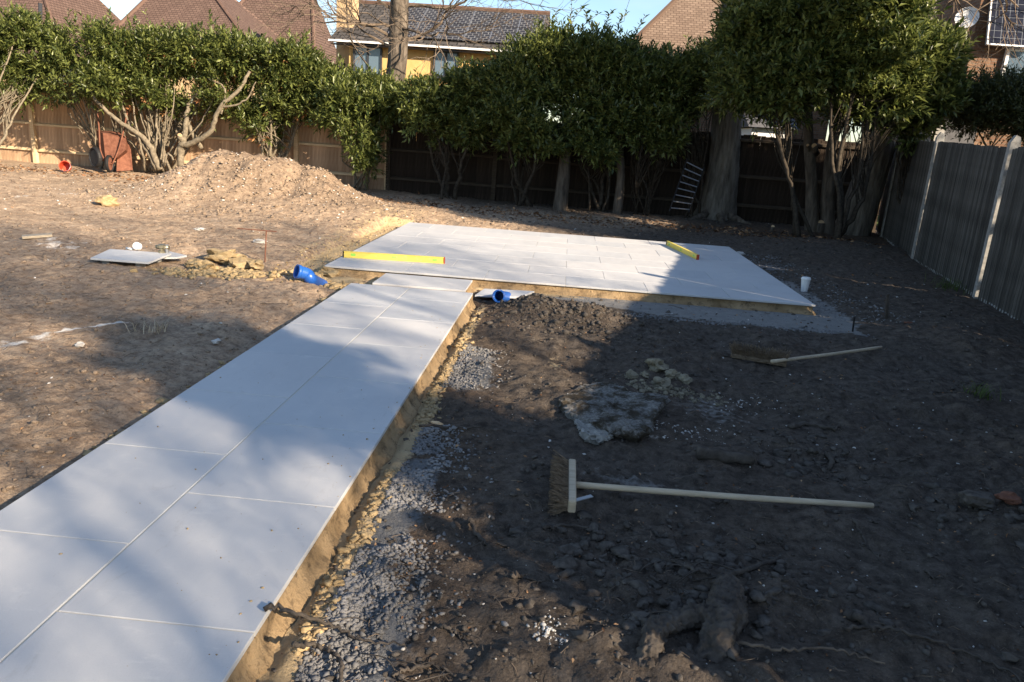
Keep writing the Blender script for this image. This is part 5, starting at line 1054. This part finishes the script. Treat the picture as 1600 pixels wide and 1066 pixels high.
mb_.tube([wc + Rw @ Vector((-.08, 0, 0)), wc + Rw @ Vector((.08, 0, 0))], .012, 6); mb_.build('handles', M['rust'], t, True)
t = thing('rusty_sheet', 'crumpled rusty metal sheet leaning just right of the wheelbarrow', 'metal sheet', onG(192, 268))
mb_ = MB(); q = [(182, 268, .05), (206, 266, .25), (203, 232, .35), (195, 213, .4), (184, 225, .3)]; P = [Wp(*a_) for a_ in q]; mb_.prism([p_ + Vector((.01, .02, 0)) for p_ in P], P); mb_.build('sheet', M['rust'], t)
t = thing('shade_ring', 'black ring standing in for the shadow left of the wheelbarrow', 'shade_ring', onG(148, 264)); wc = D(149, 246, 17.6); Rw = Matrix.Rotation(math.radians(60), 3, 'Z')  # black shape put where shadow falls beside the barrow
tor = MB(); rg = [[wc + Rw @ Vector((px_ * 1.2, r_ * 1.15 * math.cos(2 * math.pi * i / seg_), r_ * 1.15 * math.sin(2 * math.pi * i / seg_))) for px_, r_ in pr] for i in range(seg_)]
for i in range(seg_):
    for j in range(8): tor.face([rg[i][j], rg[i][(j + 1) % 8], rg[(i + 1) % seg_][(j + 1) % 8], rg[(i + 1) % seg_][j]])
tor.build('ring_outer', M['black'], t, True); MB().tube([wc + Rw @ Vector((-.03, 0, 0)), wc + Rw @ Vector((.03, 0, 0))], .178, 20).build('ring_fill', M['black'], t)
# hand trolley
b_ = D(1062, 330, 16.9); b_.z = hz(b_.x, b_.y); Yl = b_.y; t = thing('trolley', 'short metal ladder frame leaning in the dark left of the thick trunk', 'trolley', b_)  # taken for a sack truck, drawn as rails and rungs
aL, bL = D(1046, 330, Yl), D(1074, 248, Yl + .5); aR, bR = D(1076, 332, Yl + .1), D(1100, 262, Yl + .6)
MB().tube([aL, bL], .016, 6).build('side_rail', M['black'], t); MB().tube([aR, bR], .016, 6).build('side_rail', M['black'], t)
for i in range(8): f = .06 + i * .125; MB().tube([aL.lerp(bL, f), aR.lerp(bR, f)], .012, 6).build('rung', M['steel'], t)
# dry grass tufts
for i, (u, v_, l_, n_) in enumerate(((240, 515, 'small dry grass tuft on brown soil left of the path', 34), (1490, 452, 'dark weed tuft growing at the foot of the right fence', 120), (1530, 620, 'faint grass tuft in the dark soil at the right', 60))):
    b_ = onG(u, v_); t = thing('grass_tuft', l_, 'grass', b_); mb_ = MB(); rr = random.Random(i)
    for _ in range(n_):
        a2 = rr.uniform(0, 6.28); s_ = b_ + Vector((rr.gauss(0, .05 + .08 * (i == 1)), rr.gauss(0, .05 + .12 * (i == 1)), 0)); l2 = rr.uniform(.05, .12) * (1.6 if i == 1 else 1); d_ = Vector((math.cos(a2) * .6, math.sin(a2) * .6, 1)); w0 = Vector((-math.sin(a2), math.cos(a2), 0)) * .003
        mb_.face([s_ - w0, s_ + w0, s_ + d_ * l2 * .6 + w0 * .8, s_ + d_ * l2 * .6 - w0 * .8]); mb_.face([s_ + d_ * l2 * .6 - w0 * .8, s_ + d_ * l2 * .6 + w0 * .8, s_ + d_ * l2 + Vector((math.cos(a2), math.sin(a2), -.3)) * l2 * .3])
    mb_.build('blades', M['lawn'] if i else M['handle_wood'], t)
